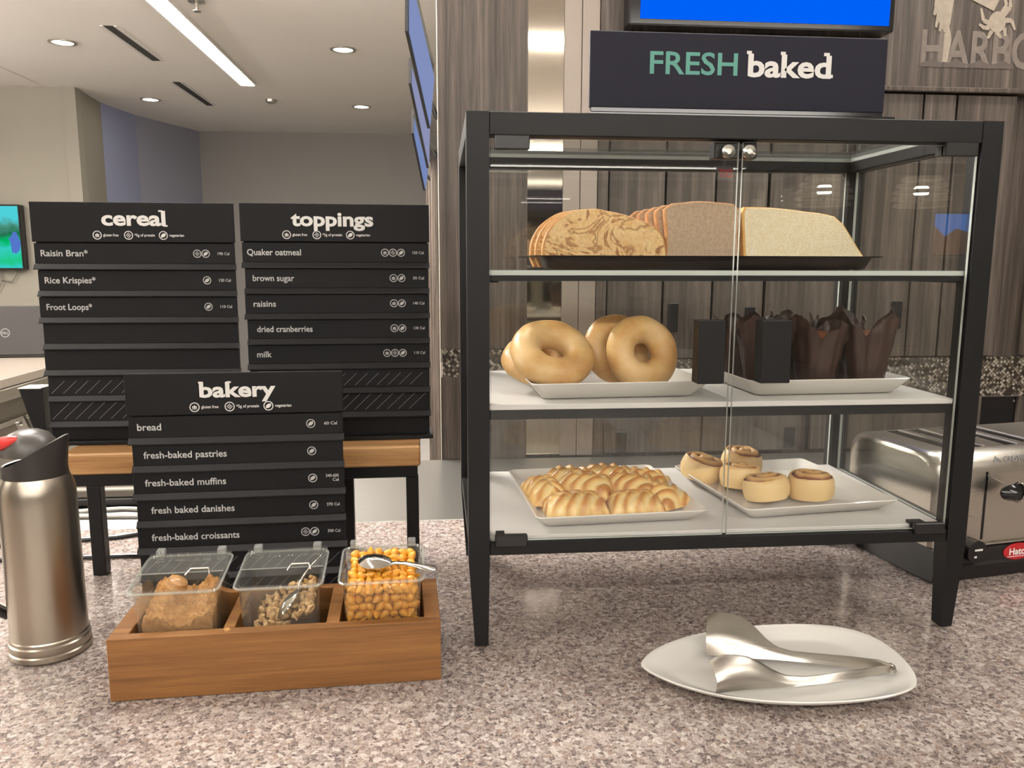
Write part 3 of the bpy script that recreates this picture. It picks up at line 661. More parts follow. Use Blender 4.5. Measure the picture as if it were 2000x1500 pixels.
def sq(hw, h, dip=.006, bulge=.004):
    pts = []
    for i in range(12): t_ = i/11; pts.append((lerp(hw, -hw, t_), h+.004*math.sin(PI*t_)-(.006 if i in (0, 11) else 0)))
    for i in range(1, 9): t_ = i/9; pts.append((-hw+dip*math.sin(PI*t_)*.5-bulge*(1-t_)*.4, lerp(h-.004, .002, t_)))
    for i in range(8): t_ = i/7; pts.append((lerp(-hw+.002, hw-.002, t_), 0))
    for i in range(1, 9): t_ = i/9; pts.append((hw-dip*math.sin(PI*t_)*.5+bulge*t_*.4, lerp(.002, h-.004, t_)))
    return pts
G = 'wheat bread slices on the tray'
for k, lab in enumerate(('brown wheat bread slice facing out between raisin and white bread', 'wheat bread slice second in the wheat stack', 'wheat bread slice third in the wheat stack', 'wheat bread slice fourth in the wheat stack', 'wheat bread slice at the back end of the wheat stack')):
    bread_slice('wheat_bread_slice', lab, G, sq(.0475-.001*k, .078-.0015*k), .0135, (.295-.0085*k, .092+.0145*k, ZT), (-.09, 0, -.04), ['wheat_crust', 'wheat_crumb'], .0012)
wh = [(.078, .002), (.082, .006), (.078, .014), (.066, .034), (.052, .056), (.040, .066), (.02, .0705), (0, .0725), (-.03, .0755), (-.06, .077), (-.078, .077), (-.081, .07), (-.082, .04), (-.081, .012), (-.077, .001), (-.04, 0), (0, 0), (.04, 0.0)]
wh2 = []
for i in range(len(wh)):
    a, b = wh[i], wh[(i+1) % len(wh)]; wh2 += [a, (lerp(a[0], b[0], .5), lerp(a[1], b[1], .5))]
G = 'white bread slices on the tray'
for k, lab in enumerate(('pale white bread slice with a sloping corner, front of the white stack', 'white bread slice hidden just behind the front white slice', 'white bread slice at the back of the white stack')):
    bread_slice('white_bread_slice', lab, G, wh2, .0135, (.4275+.0015*k, .088+.0145*k, ZT), (-.20, 0, .02), ['white_crust', 'white_crumb'], .0009)

# ------------------------------------------------------------------ bagels
def bagel_mesh(R, r, seed, hole=.0):
    mb = MB(); n, k = 56, 24; rings = []
    for i in range(n):
        a = 2*PI*i/n; rg = []
        for j in range(k):
            b = 2*PI*j/k; rr = r*(1+.05*nz((math.cos(a)*2, math.sin(a)*2, seed), 1, seed))
            d = R+rr*math.cos(b)*(1.0 if math.cos(b) > 0 else .86); z = rr*math.sin(b)*(.92 if math.sin(b) > 0 else .72)
            p = (d*math.cos(a), d*math.sin(a), z); q = 1+.02*nz(p, 45, seed); rg.append((p[0]*q, p[1]*q, p[2]*q))
        rings.append(rg)
    rings.append(rings[0]); mb.loft(rings, caps=(False, False)); return mb
def orient(o, n, spin=0):
    q = Vector((0, 0, 1)).rotation_difference(Vector(n).normalized()); o.rotation_mode = 'XYZ'
    o.rotation_euler = (q.to_matrix() @ Matrix.Rotation(spin, 3, 'Z')).to_euler()
G = 'plain bagels on the square plate'
for R, r, loc, n, sp, lab in (
    (.0315, .0205, (.105, .071, .3410), (.12, -.60, .74), 0, 'golden bagel leaning back on another, at the corner of its plate'),
    (.0305, .0175, (.0945, .1120, .3275), (.02, -.46, .86), 2, 'bagel underneath the tilted corner bagel, only its edge showing'),
    (.0285, .0185, (.2170, .074, .3410), (.22, -.92, .33), 1, 'golden bagel standing upright with its hole facing out'),
    (.0285, .0165, (.1950, .1165, .3415), (.22, -.92, .30), 3, 'bagel standing behind the upright bagel, mostly hidden')):
    o = bagel_mesh(R, r, sp+1).build('bagel', 'bagel', None, loc, angle=60); orient(o, n, sp); tag(o, lab, 'bagel', G)

# ------------------------------------------------------------------ muffins in tulip papers
def muffin(loc, rz, seed, label):
    t = thing('wrapped_muffin', label, 'muffin', loc, rz, 'muffins in dark brown papers'); rs = random.Random(seed)
    ph = rs.uniform(0, 6); n = 64; mb = MB(); out, inn = [], []
    pk = [rs.uniform(.75, 1.15) for _ in range(5)]
    for k in range(10):
        q = k/9; ro, ri = [], []
        for i in range(n):
            a = 2*PI*i/n; u = (a/(2*PI)*4) % 4; f = u-int(u); p = pk[int(u)]*(max(0, 1-abs(f-.5)*2.0))**.6
            fold = math.sin(a*4+ph)*.0022*q+.0015*q*math.sin(a*13+seed)
            top = .062+.032*p; z = q*top; r = .0225+.0130*q**1.4*(.80+.45*p)+fold-.004*q*math.exp(-((f-.0)**2)*80)
            x, y = r*math.cos(a), r*math.sin(a); e = 1+q*(.11*nz((x, y, z), 50, seed)+.09*nz((x, y, z), 110, seed)); z += q*.006*nz((x, y, 0), 70, seed)
            ro.append((x*e, y*e, z)); ri.append((x*e*.965, y*e*.965, z+.0006 if k == 0 else z))
        out.append(ro); inn.append(ri)
    mb.loft(out+inn[::-1], caps=(True, True)); mb.build('paper_wrapper', 'wrap', t, angle=60)
    mb = MB(); prof = [(.0190, .012), (.0220, .036), (.0255, .050), (.0250, .058), (.021, .067), (.009, .072), (.001, .0725)]
    mb.lathe(prof, 28); mb.v = [(x*(1+.06*nz((x, y, z), 70, seed)), y*(1+.06*nz((x, y, z), 75, seed)), z+.002*nz((x, y, z), 110, seed)) for x, y, z in mb.v]
    mb.build('muffin_crumb', 'muffin', t)
ZM = .2947
for i, (x, y, lab) in enumerate(((.3735, .0755, 'wrapped muffin behind the black door pulls, closest to the bagels'), (.4405, .0745, 'wrapped muffin with crumb showing beside the second black door pull, middle of the front row'),
        (.507, .0770, 'wrapped muffin at the end of the front row with a tall paper peak'),
        (.370, .147, 'back-row wrapped muffin, the one nearer the bagel plate'), (.438, .146, 'back-row wrapped muffin in the middle of its row'), (.505, .149, 'back-row wrapped muffin beside the glass end pane'))):
    muffin((x, y, ZM), i*1.3, i+3, lab)

# ------------------------------------------------------------------ danish pastries, cinnamon rolls
def danish_mesh(L, Wd, Ht, seed):
    mb = MB(); nu, nv = 40, 20; top = []; attr = []
    def P(u, v):
        x = (u-.5)*L; y = (v-.5)*Wd; ex = 1-abs(2*u-1)**3.5; ey = 1-abs(2*v-1)**2.4
        body = Ht*max(ex, 0)**.45*max(ey, 0)**.5
        ch = abs(v-.5)*2.1 if v < .5 else abs(v-.5)*2.1+.5
        rd = math.sin((u*4.2+ch+.25*nz((x, y, 0), 30, seed))*2*PI+seed)*(1-.75*math.exp(-((v-.5)/.06)**2)); k = max(0, ey)**.4
        z = body*(1+.16*rd*k)+.0012*nz((x, y, 0), 90, seed)*k
        wob = 1+.06*math.sin(u*5.2*2*PI+seed)*(abs(2*v-1)**2)
        return (x*(1+.02*nz((x, y, 1), 40, seed)), y*wob, max(z, 0)), max(0, min(1, .5+.5*rd*k+.2*nz((x, y, 3), 50, seed)))
    for i in range(nu+1):
        for j in range(nv+1):
            p, a = P(i/nu, j/nv); top.append(p); attr.append(a)
    fs = [(i*(nv+1)+j, (i+1)*(nv+1)+j, (i+1)*(nv+1)+j+1, i*(nv+1)+j+1) for i in range(nu) for j in range(nv)]
    mb.add(top, fs, 0, True); bot = [(x, y, 0 if z < .004 else .0) for x, y, z in top]
    m = len(top); mb.v += [(x, y, -.0008) for x, y, z in top]; attr += [.3]*m
    for f in fs: mb.f.append(tuple(m+q for q in f[::-1])); mb.m.append(0); mb.sm.append(True)
    edge = [i*(nv+1) for i in range(nu+1)]+[nu*(nv+1)+j for j in range(1, nv+1)]+[i*(nv+1)+nv for i in range(nu-1, -1, -1)]+[j for j in range(nv-1, 0, -1)]
    for a, b in zip(edge, edge[1:]+edge[:1]): mb.f.append((b, a, m+a, m+b)); mb.m.append(0); mb.sm.append(True)
    mb.attr = attr; return mb
ZD = .1394
G = 'braided danish pastries on the bottom shelf'
for i, (x, y, z, L, rz, rx, lab) in enumerate((
    (.137, .0785, .001, .080, .10, 0, 'braided danish at the front corner of its plate, slashes showing filling'),
    (.213, .0770, .001, .070, .05, 0, 'braided danish lying low along the front of the plate'),
    (.107, .134, .004, .086, 1.70, .06, 'golden braided danish along the outer edge of the plate, by the case post'),
    (.160, .127, .013, .074, -.5, .1, 'braided danish resting on top in the middle of the pile'),
    (.221, .124, .012, .070, -.65, .1, 'braided danish on top of the pile, toward the roll plate'),
    (.254, .104, .004, .072, -1.05, 0, 'braided danish with red filling at the front, next to the roll plate'),
    (.152, .188, .005, .074, -.4, 0, 'braided danish in the back row behind the middle ones'),
    (.203, .188, .007, .076, -.4, 0, 'braided danish in the centre of the back row'),
    (.250, .178, .003, .074, -.5, 0, 'braided danish at the back, corner nearest the roll plate'))):
    o = danish_mesh(L, .052, .0225, i*1.7).build('danish_pastry', 'danish', None, (x, y, ZD+z), (rx, 0, rz), angle=70); tag(o, lab, 'pastry', G)
def roll_mesh(R, Ht, seed):
    mb = MB(); nr, n = 26, 64; rings = []; attr = []
    for z, k in ((0, .90), (.18, .99), (.45, 1.03), (.75, 1.0), (.92, .94)):
        rings.append([(R*k*math.cos(2*PI*i/n)*(1+.03*math.sin(2*PI*i/n+seed)), R*k*math.sin(2*PI*i/n), Ht*z) for i in range(n)]); attr += [.02+.2*(z > .8)]*n
    for q in range(nr):
        rr = .90*(1-q/nr); rg = []
        for i in range(n):
            a = 2*PI*i/n; s = (rr*2.4-a/(2*PI)+seed*.1+.10*nz((rr*math.cos(a)*2, rr*math.sin(a)*2, seed), 1.5, seed)) % 1.0; g = math.exp(-((s-.5)/.20)**2)
            z = Ht*(.97+.20*math.sqrt(max(0, 1-(rr/.92)**2)))-Ht*.17*g*(1 if rr > .08 else .4)
            rg.append((R*rr*math.cos(a)*(1+.03*math.sin(a+seed)), R*rr*math.sin(a), z)); attr.append(.36+.75*g)
        rings.append(rg)
    mb.loft(rings); mb.attr = attr
    mb.v = [(x*(1+.07*nz((x, y, z), 45, seed)), y*(1+.07*nz((x, y, z), 48, seed)), z*(1+.05*nz((x, y, z), 60, seed))) for x, y, z in mb.v]; return mb
G = 'cinnamon rolls on the bottom shelf'
for i, (x, y, R, h, rot, lab) in enumerate(((.343, .214, .029, .030, (.12, .2, .2), 'cinnamon roll at the back, next to the danish plate'), (.4115, .232, .0295, .034, (.08, 0, 1), 'tall cinnamon roll at the very back of the five'),
     (.386, .166, .0280, .028, (.06, .06, 2), 'cinnamon roll in the middle of the group'), (.399, .105, .0295, .029, (.14, .12, 3), 'cinnamon roll closest to the glass door'), (.4605, .1075, .0295, .031, (.05, -.03, 4.2), 'lone cinnamon roll at the end, open centre showing a dark ring'))):
    o = roll_mesh(R, h, i+1).build('cinnamon_roll', 'roll', None, (x, y, ZD+.0025), rot, angle=60); tag(o, lab, 'pastry', G)

# ------------------------------------------------------------------ menu boards
def menu_board(name, label, loc, rz, w, h_total, head_h, pitch, title, tspec, rows, hatch, base_z, foot=True):
    """local: x 0..w, z up from the base, front faces -y; loc is the lower front corner of the board"""
    t = thing(name, label, 'menu board', loc, rz)
    MB().box(.003, w-.003, .0065, .0125, base_z, h_total-.001).build('back_plate', 'black_card', t)
    hd = MB().box(0, w, .001, .006, h_total-head_h+.001, h_total, b=.0005).build('header_card', 'black_card', t)
    mb = MB(); th, tw, tx, tz = tspec; zt = h_total-tz
    write(mb, title, tx*w, zt, th, .0006, tw, 'l', .032)
    hh = th*1.02
    for fx, fz in SERIFS[title]:
        mb.box(tx*w+fx*tw-.0026, tx*w+fx*tw+.0030, .0005, .0006, zt+fz*hh-.0018, zt+fz*hh+.0004)
    zi = h_total-head_h+.0108; ri = .0062
    for k, (fx, txt, ic, wid) in enumerate(((.0, 'gluten free', 'wheat', .021), (.043, '*5g of protein', 'bolt', .028), (.091, 'vegetarian', 'leaf', .0205))):
        x = tx*w-.013+fx; 
        sub = MB(); icon(sub, ic, x+ri, zi, ri); mb.add([(a, .0006, c) for a, b, c in sub.v], sub.f)
        write(mb, txt, x+2*ri+.002, zi-.0016, .0038, .0006, wid, 'l', .012)
    mb.build('lettering', 'white_ink', hd)
    z = h_total-head_h; n = len(rows)
    for k in range(n+hatch):
        z1 = z-k*pitch; z0 = z1-pitch
        if z1 <= base_z+.004: break
        z0 = max(z0, base_z); ins = .002*((k % 2)) + .0004*k
        rl = z0+min(.0085, pitch*.24)
        c = MB().box(ins+.0012, w-.0012-ins*.3, .0025, .0062, rl+.0002, z1-.0006, b=.0004).build('menu_strip' if k < n else 'hatched_strip', 'black_card', t)
        MB().prism([(.0062, rl), (.0024, rl), (-.0022, z0+.0016), (-.0022, z0+.0002), (.0062, z0+.0002)], ins, w-ins*.3, 'x').build('rail', 'black_rail', t)
        mb = MB(); y = .0021; zc = (rl+z1)/2
        if k < n and rows[k]:
            body, wid, ic, cal = rows[k][:4]; xo = rows[k][4] if len(rows[k]) > 4 else .012+.0022*k
            write(mb, body, ins+xo, zc-.0042, .0088, y, wid, 'l', .014)
            mb.build('lettering', 'grey_ink', c); mb = MB()
            xr = w-.0085
            if cal:
                for q, ln in enumerate(cal.split('|')):
                    m = cal.count('|'); write(mb, ln, xr, zc-.0018+(m*.0026-q*.0056), .0040, y, .0165 if len(ln) > 4 else .008, 'r', .012)
            if mb.v: mb.build('calorie_lettering', 'grey_ink', c)
            mb = MB()
            for q, kind in enumerate(reversed(ic)):
                x = w-.042-q*.0118; sub = MB(); icon(sub, kind, x, zc, .0058); mb.add([(a, y, c_) for a, b, c_ in sub.v], sub.f)
            mb.build('diet_icons', 'grey_ink', c)
        elif k >= n and hatch and k >= len(rows):
            last = k == n+hatch-1 or z0 <= base_z+.002
            s0 = .24 if not last else .02; x = ins+.004
            while x < w-.012:
                a, b = rl+(z1-rl)*.12, rl+(z1-rl)*(.95 if last else .75); d = (b-a)*1.05
                if x+d < w-.003: flat(mb, [(x, a), (x+.0009, a), (x+d+.0009, b), (x+d, b)], y)
                x += .0165
            mb.build('hatch_lines', 'line_ink', c)
    if foot:
        MB().box(-.004, w+.002, -.006, .05, base_z-.0065, base_z-.0004, b=.0006).build('foot_plate', 'black_metal', t)
        MB().prism([(.0128, base_z), (.045, base_z), (.0128, base_z+.12)], w*.5-.004, w*.5+.004, 'x').build('back_strut', 'black_metal', t)
    return t
SERIFS = {'cereal': ((.925, 1.02), (.995, .0)), 'toppings': (), 'bakery': ((.02, 1.02), (.385, 1.02))}
L_, Wh, Bo = 'leaf', 'wheat', 'bolt'
BZ = .1825
b1 = menu_board('cereal_board', 'tall black menu board headed cereal on the wooden bench', (-.605, .322, BZ+.0068), .0, .280, .534-BZ-.0068, .057, .0383, 'cereal', (.0200, .0885, .345, .0320),
    [('Raisin Bran*', .0645, [Bo, L_], '190 Cal', .010), ('Rice Krispies*', .070, [L_], '120 Cal', .010), ('Froot Loops*', .063, [L_], '110 Cal', .011), None, None], 2, .0)
MB().prism([(-.034, .078), (-.003, .078), (-.003, .002), (-.014, .002)], -.003, .03, 'y').build('side_bracket', 'black_metal', b1)
MB().box(-.035, -.003, -.004, .031, .0783, .0795).build('bracket_cap', 'white_shelf', b1)
MB().prism([(-.040, .030), (-.036, .030), (-.036, .026), (-.030, .026), (-.028, .040), (-.022, .024), (-.010, .006), (-.016, -.003), (-.026, -.003)], -.010, -.0045, 'y').build('hinge_plate', 'steel', b1)
menu_board('toppings_board', 'tall black menu board headed toppings beside the timber pillar', (-.3155, .318, BZ+.0068), .035, .2715, .5345-BZ-.0068, .0555, .0374, 'toppings', (.0195, .118, .265, .0315),
    [('Quaker oatmeal', .0765, [Wh, Bo, L_], '150 Cal', .008), ('brown sugar', .0590, [Wh, L_], '30 Cal', .012), ('raisins', .0320, [Wh, L_], '140 Cal', .013), ('dried cranberries', .0800, [Wh, L_], '130 Cal', .014), ('milk', .0210, [Wh, Bo, L_], '110 Cal', .014)], 2, .0)
menu_board('bakery_board', 'lower black menu board headed bakery standing behind the wooden tub box', (-.4245, .143, .0068), .04, .268, .3115-.0068, .0545, .0365, 'bakery', (.0186, .0940, .335, .0308),
    [('bread', .0290, [L_], '60 Cal', .0115), ('fresh-baked pastries', .1020, [L_], None, .0145), ('fresh-baked muffins', .1000, [L_], '340-600|Cal', .0155), ('fresh baked danishes', .1035, [L_], '370 Cal', .0185), ('fresh-baked croissants', .1095, [Bo, L_], '300 Cal', .0185)], 2, .0)

# ------------------------------------------------------------------ bench, cables
t = thing('wooden_bench', 'low bench with a blond oak plank on a black frame under the tall menu boards', 'bench', (-.564, .2625, 0), .0262)
MB().box(0, .5035, 0, .094, .1515, .1823, b=.0025).build('plank', 'oak', t)
MB().box(.004, .499, .004, .022, .134, .1513, b=.0008).box(.004, .499, .070, .088, .134, .1513, b=.0008).box(.004, .022, .0223, .0697, .134, .1513).box(.481, .499, .0223, .0697, .134, .1513).build('frame', 'black_metal', t)
for x, y in ((.030, .004), (.4815, .004), (.16, .07), (.38, .07)):
    MB().box(x, x+.0185, y, y+.0185, .0008, .1338, b=.0008).build('leg', 'black_metal', t)
def cable(name, label, pts, r, m): return tag(MB().tube(pts, r, 8).build(name, m), label, 'cable')
cable('power_cable', 'black cable crossing the granite straight under the wooden bench', [(-.72, .336, .0036), (-.60, .337, .0036), (-.505, .3385, .0036), (-.46, .335, .0036), (-.40, .35, .0036), (-.30, .37, .0036)], .0034, 'black_plastic')
cable('thick_cable', 'thicker black cable on the granite edge behind the bench leg', [(-.75, .40, .0042), (-.63, .415, .0042), (-.56, .425, .0042), (-.50, .455, .0042), (-.44, .465, .0042), (-.36, .46, .0042)], .004, 'black_plastic')
cable('white_cable', 'white cable lying on the steel counter under the bench', [(-.85, .53, .0045), (-.72, .545, .0045), (-.64, .54, .0045), (-.56, .535, .0045), (-.5, .52, .0045), (-.4, .53, .0045)], .004, 'cable_white')
t = thing('cash_drawer', 'low black unit with pale lid on the steel counter under the bench', 'appliance', (-.66, .60, 0))
MB().box(-.20, .28, 0, .16, .004, .018, b=.002).build('base', 'black_plastic', t)
MB().box(-.20, .28, .004, .16, .0185, .034, b=.002).build('lid', 'cable_grey', t)
MB().box(-.12, .26, .03, .155, .0345, .05, b=.003).build('upper_lid', 'grey_plastic', t)
cable('looped_cable', 'second white lead curling in front of the low black unit', [(-.72, .565, .0045), (-.66, .575, .0045), (-.61, .582, .0045), (-.52, .565, .0045), (-.43, .56, .0045)], .0035, 'cable_white')

# ------------------------------------------------------------------ wooden box with tubs
RZ = .0444
box = thing('wooden_tub_box', 'honey stained pine box holding three clear topping tubs', 'box', (-.3737, -.0821, 0), RZ)
BL, BD, BH = .3409, .118, .0685
MB().box(0, BL, 0, .0125, .0005, BH, b=.0006).build('front_panel', 'stained', box)
MB().box(0, BL, BD-.011, BD, .0005, BH, b=.0006).build('back_panel', 'stained', box)
for x0, x1 in ((0, .0185), (BL-.0175, BL)): MB().box(x0, x1, .0128, BD-.0113, .0005, BH, b=.0006).build('side_panel', 'stained', box)
for x0, x1 in ((.1125, .1240), (.2190, .2330)): MB().box(x0, x1, .0128, BD-.0113, .004, BH, b=.0006).build('divider', 'stained', box)
MB().box(.0188, BL-.0178, .0128, BD-.0113, .0005, .0038).build('bottom_panel', 'stained', box)
BM = Matrix.Translation((-.3737, -.0821, 0)) @ Matrix.Rotation(RZ, 4, 'Z')
TILT = .10
def tub(x, label, group='clear topping tubs', lid=True):
    m = BM @ Matrix.Translation((x, .0175, .0235)) @ Matrix.Rotation(TILT, 4, 'X')
    t = thing('topping_tub', label, 'tub', m.translation, 0, group, m.to_euler())
    cy = .0405; S = [(.0385, .0370, 0), (.0395, .0380, .003), (.0415, .0395, .084), (.0440, .0420, .088), (.0452, .0432, .0885), (.0452, .0432, .0915), (.0415, .0395, .0915), (.0405, .0385, .087), (.0383, .0368, .006), (.0378, .0362, .004)]
    MB().loft([rrect(a, b, .008, z, 5, 0, cy) for a, b, z in S], smooth=True).build('tub_body', 'jar_glass', t, angle=40)
    MB().tube([p for p in rrect(.0455, .0435, .009, .0900, 5, 0, cy)], .0013, 8, closed=True).build('rim', 'rim_glass', t)
    for s in (-1, 1): MB().box(s*.033-.0045, s*.033+.0045, cy+.037, cy+.047, .092, .099, b=.001).build('hinge_tab', 'rim_glass', t)
    if lid:
        l = MB().box(-.044, .044, cy-.005, cy+.042, .0925, .0940, 0); l = l.build('lid', 'jar_glass', t)
        MB().tube([(-.044, cy-.005, .0933), (.044, cy-.005, .0933)], .0007, 6).build('lid_edge', 'rim_glass', l)
        MB().tube([(.006, cy-.012, .0935), (.010, cy-.003, .0965), (.028, cy-.003, .0965), (.031, cy-.012, .0935)], .0009, 6).build('lid_grip', 'steel', l)
    return t, m
t1, m1 = tub(.0650, 'clear tub of brown sugar at the coffee pot end of the wooden box')
t2, m2 = tub(.1710, 'clear tub of chopped walnuts in the middle of the wooden box')
t3, m3 = tub(.2790, 'open clear tub full of golden raisins at the case end of the wooden box', lid=False)
def heap(name, m, mat, label, cat, hfun, nx=26, ny=26, zb=.0045, hx=.0355, hy=.0342, cy=.0405, amp=.002):
    mb = MB(); vs = []
    for i in range(nx+1):
        for j in range(ny+1):
            x = lerp(-hx, hx, i/nx); y = lerp(cy-hy, cy+hy, j/ny); z = hfun(i/nx, j/ny)+amp*(nz((x, y, 0), 160, 5)+.7*nz((x, y, 0), 330, 6))
            vs.append((x, y, z))
    fs = [(i*(ny+1)+j, (i+1)*(ny+1)+j, (i+1)*(ny+1)+j+1, i*(ny+1)+j+1) for i in range(nx) for j in range(ny)]
    mb.add(vs, fs, 0, True)
    edge = [i*(ny+1) for i in range(nx+1)]+[nx*(ny+1)+j for j in range(1, ny+1)]+[i*(ny+1)+ny for i in range(nx-1, -1, -1)]+[j for j in range(ny-1, 0, -1)]
    ring_ = [vs[e] for e in edge]; low = [(x*.97, cy+(y-cy)*.97, zb) for x, y, z in ring_]
    mb.loft([ring_[::-1], low[::-1]], 0, True, (False, True), True)
    o = mb.build(name, mat, None, angle=80); o.matrix_world = m; o['kind'] = 'stuff'; o['label'] = label; o['category'] = cat; return o
heap('brown_sugar', m1, 'sugar', 'crumbly brown sugar heaped in the first clear tub of the wooden box', 'sugar', lambda u, v: 0.052+.022*math.exp(-((u-.35)**2+(v-.6)**2)/.05)+.010*v+.006*math.sin(u*9), 40, 40, amp=.0065)
t = thing('sugar_scoop', 'small tan-knobbed scoop stuck in the brown sugar', 'scoop', (0, 0, 0)); t.matrix_world = m1 @ Matrix.Translation((-.010, .048, .072)) @ Matrix.Rotation(.5, 4, 'Y')
MB().lathe([(.002, -.012), (.010, -.008), (.0125, 0), (.010, .007), (.004, .010), (.001, .0105)], 20).build('knob', 'oak', t)
MB().tube([(.006, 0, -.004), (.018, .002, -.010), (.030, .004, -.014)], .0022).build('handle', 'steel', t)
# walnut pieces
rs = random.Random(11)
def walnut_mesh(s):
    mb = MB(); rings = []
    for a in range(7):
        f = a/6; r = .0052*math.sin(PI*min(max(f, .06), .94))**.7; z = (f-.5)*.0095
        rings.append([(r*math.cos(2*PI*i/10), r*.55*math.sin(2*PI*i/10), z*1.1) for i in range(10)])
    mb.loft(rings); mb.v = [tuple(c*(1+.75*nz(p, 300, s)) for c in p) for p in mb.v]; return mb
wm = [walnut_mesh(s).build('walnut_piece', 'walnut', None, angle=60) for s in range(4)]
G2 = 'chopped walnut pieces in the middle tub'; LW = 'chopped walnut piece in the middle clear tub of the wooden box'
def fill_h(u, v): return .012+.030*u+.012*v
k = 0
for layer in range(3):
    for iy in range(7):
        for ix in range(8):
            if layer < 2 and iy > 0: continue
            u, v = (ix+.5)/8, (iy+.5)/7
            x = lerp(-.0325, .0325, u)+rs.uniform(-.002, .002); y = .0405+lerp(-.0305, .031, v)+rs.uniform(-.002, .002)
            z = .0095+layer*.5*fill_h(u, v)*1.0+rs.uniform(-.001, .003)
            o = wm[k] if k < 4 else wm[k % 4].copy()
            if k >= 4: COL.objects.link(o)
            o.matrix_world = m2 @ Matrix.Translation((x, y, z)) @ Euler((rs.uniform(0, 6), rs.uniform(0, 6), rs.uniform(0, 6))).to_matrix().to_4x4() @ Matrix.Scale(rs.uniform(.85, 1.25), 4)
            tag(o, LW, 'nut', G2); k += 1
# golden raisins: the pieces that show, over one core of the rest
heap('golden_raisin_fill', m3, 'raisin', 'packed golden raisins filling the core of the tub at the case end', 'raisins', lambda u, v: .066, 20, 20, hx=.0300, hy=.0285, amp=.003)
def raisin_mesh(s):
    mb = MB(); rings = []
    for a in range(7):
        f = a/6; r = .0054*math.sin(PI*min(max(f, .05), .95))**.8; z = (f-.5)*.0140
        rings.append([(r*math.cos(2*PI*i/10), r*.85*math.sin(2*PI*i/10), z) for i in range(10)])
    mb.loft(rings); mb.v = [tuple(c*(1+.22*nz(p, 380, s)) for c in p) for p in mb.v]; return mb
rm = [raisin_mesh(s).build('golden_raisin', 'raisin', None, angle=60) for s in range(3)]
LR = 'golden raisin in the open clear tub at the case end of the wooden box'; G3 = 'golden raisins in the open tub'
spots = []
for iz in range(8):
    for ix in range(8): spots.append((lerp(-.0325, .0325, ix/7)+(.002 if iz % 2 else -.002)*.7, .0405-.0315, .0095+iz*.0093))
    for sx in (-1, 1):
        for iy in range(1, 4 if sx > 0 else 4): spots.append((sx*.0335, .0405-.0315+iy*.0095, .0095+iz*.0093))
for iy in range(8):
    for ix in range(8): spots.append((lerp(-.032, .032, ix/7), .0405+lerp(-.031, .031, iy/7), .0745+.011*max(0, (iy-2)/5)+rs.uniform(0, .003)))
for k, p in enumerate(spots):
    o = rm[k] if k < 3 else rm[k % 3].copy()
    if k >= 3: COL.objects.link(o)
    o.matrix_world = m3 @ Matrix.Translation((p[0]+rs.uniform(-.001, .001), p[1]+rs.uniform(-.0006, .0006), p[2])) @ Euler((rs.uniform(0, 6), rs.uniform(0, 6), rs.uniform(0, 6))).to_matrix().to_4x4()
    tag(o, LR, 'raisin', G3)
# spoons
def spoon(label, tip, bowl, nrm, L_bowl=.040, wb=.013, mat='chrome'):
    """tip: handle end, bowl: centre of the bowl (world)"""
    t = thing('steel_spoon', label, 'spoon', bowl, 0); d = (Vector(tip)-Vector(bowl)); Ld = d.length; d.normalize(); nrm = Vector(nrm).normalized()
    s = d.cross(nrm).normalized(); nrm = s.cross(d); R = Matrix((d, s, nrm)).transposed().to_4x4(); R.translation = bowl; t.matrix_world = R
    mb = MB(); top, bot = [], []; n = 28
    for k in range(8):
        q = k/7; top.append([(L_bowl/2*q*math.cos(2*PI*i/n), wb*q*math.sin(2*PI*i/n)*(1-.12*math.cos(2*PI*i/n)), .0055*(1-q*q)) for i in range(n)])
    bot = [[(x, y, z-.0012) for x, y, z in r] for r in top]
    mb.loft(top[1:][::-1]+[[(x*.2, y*.2, z) for x, y, z in top[1]]], caps=(False, True)); mb.loft(bot[1:]+[[(x, y, z) for x, y, z in top[-1]]], caps=(True, False)); mb.build('bowl', mat, t, angle=60)
    rings = []
    for q, w, h, zz in ((0, .0042, .0010, 0), (.15, .0030, .0016, .002), (.35, .0026, .0016, .003), (.7, .0042, .0012, .002), (.92, .0062, .0010, 0), (1, .0030, .0008, 0)):
        x = lerp(L_bowl*.47, Ld, q); rings.append([(x, w*math.cos(2*PI*i/10), zz+h*math.sin(2*PI*i/10)) for i in range(10)])
    mb = MB().loft(rings); mb.build('handle', mat, t, angle=60); return t
spoon('steel spoon resting bowl-up across the golden raisins', m3 @ Vector((.058, .008, .0965)), m3 @ Vector((-.008, .040, .0935)), (0, -.35, .94))
spoon('steel spoon leaning in the walnut tub, only its handle showing', m2 @ Vector((.0385, .074, .0905)), m2 @ Vector((.004, .030, .052)), (-.7, 0, .7))
tag(heap_crumb := MB().lathe([(.004, 0), (.0035, .0015), (.001, .003)], 9).build('sugar_crumb', 'sugar', None, BM @ Vector((.118, .007, BH))), 'small spill of brown sugar on the front edge of the wooden box', 'crumb')

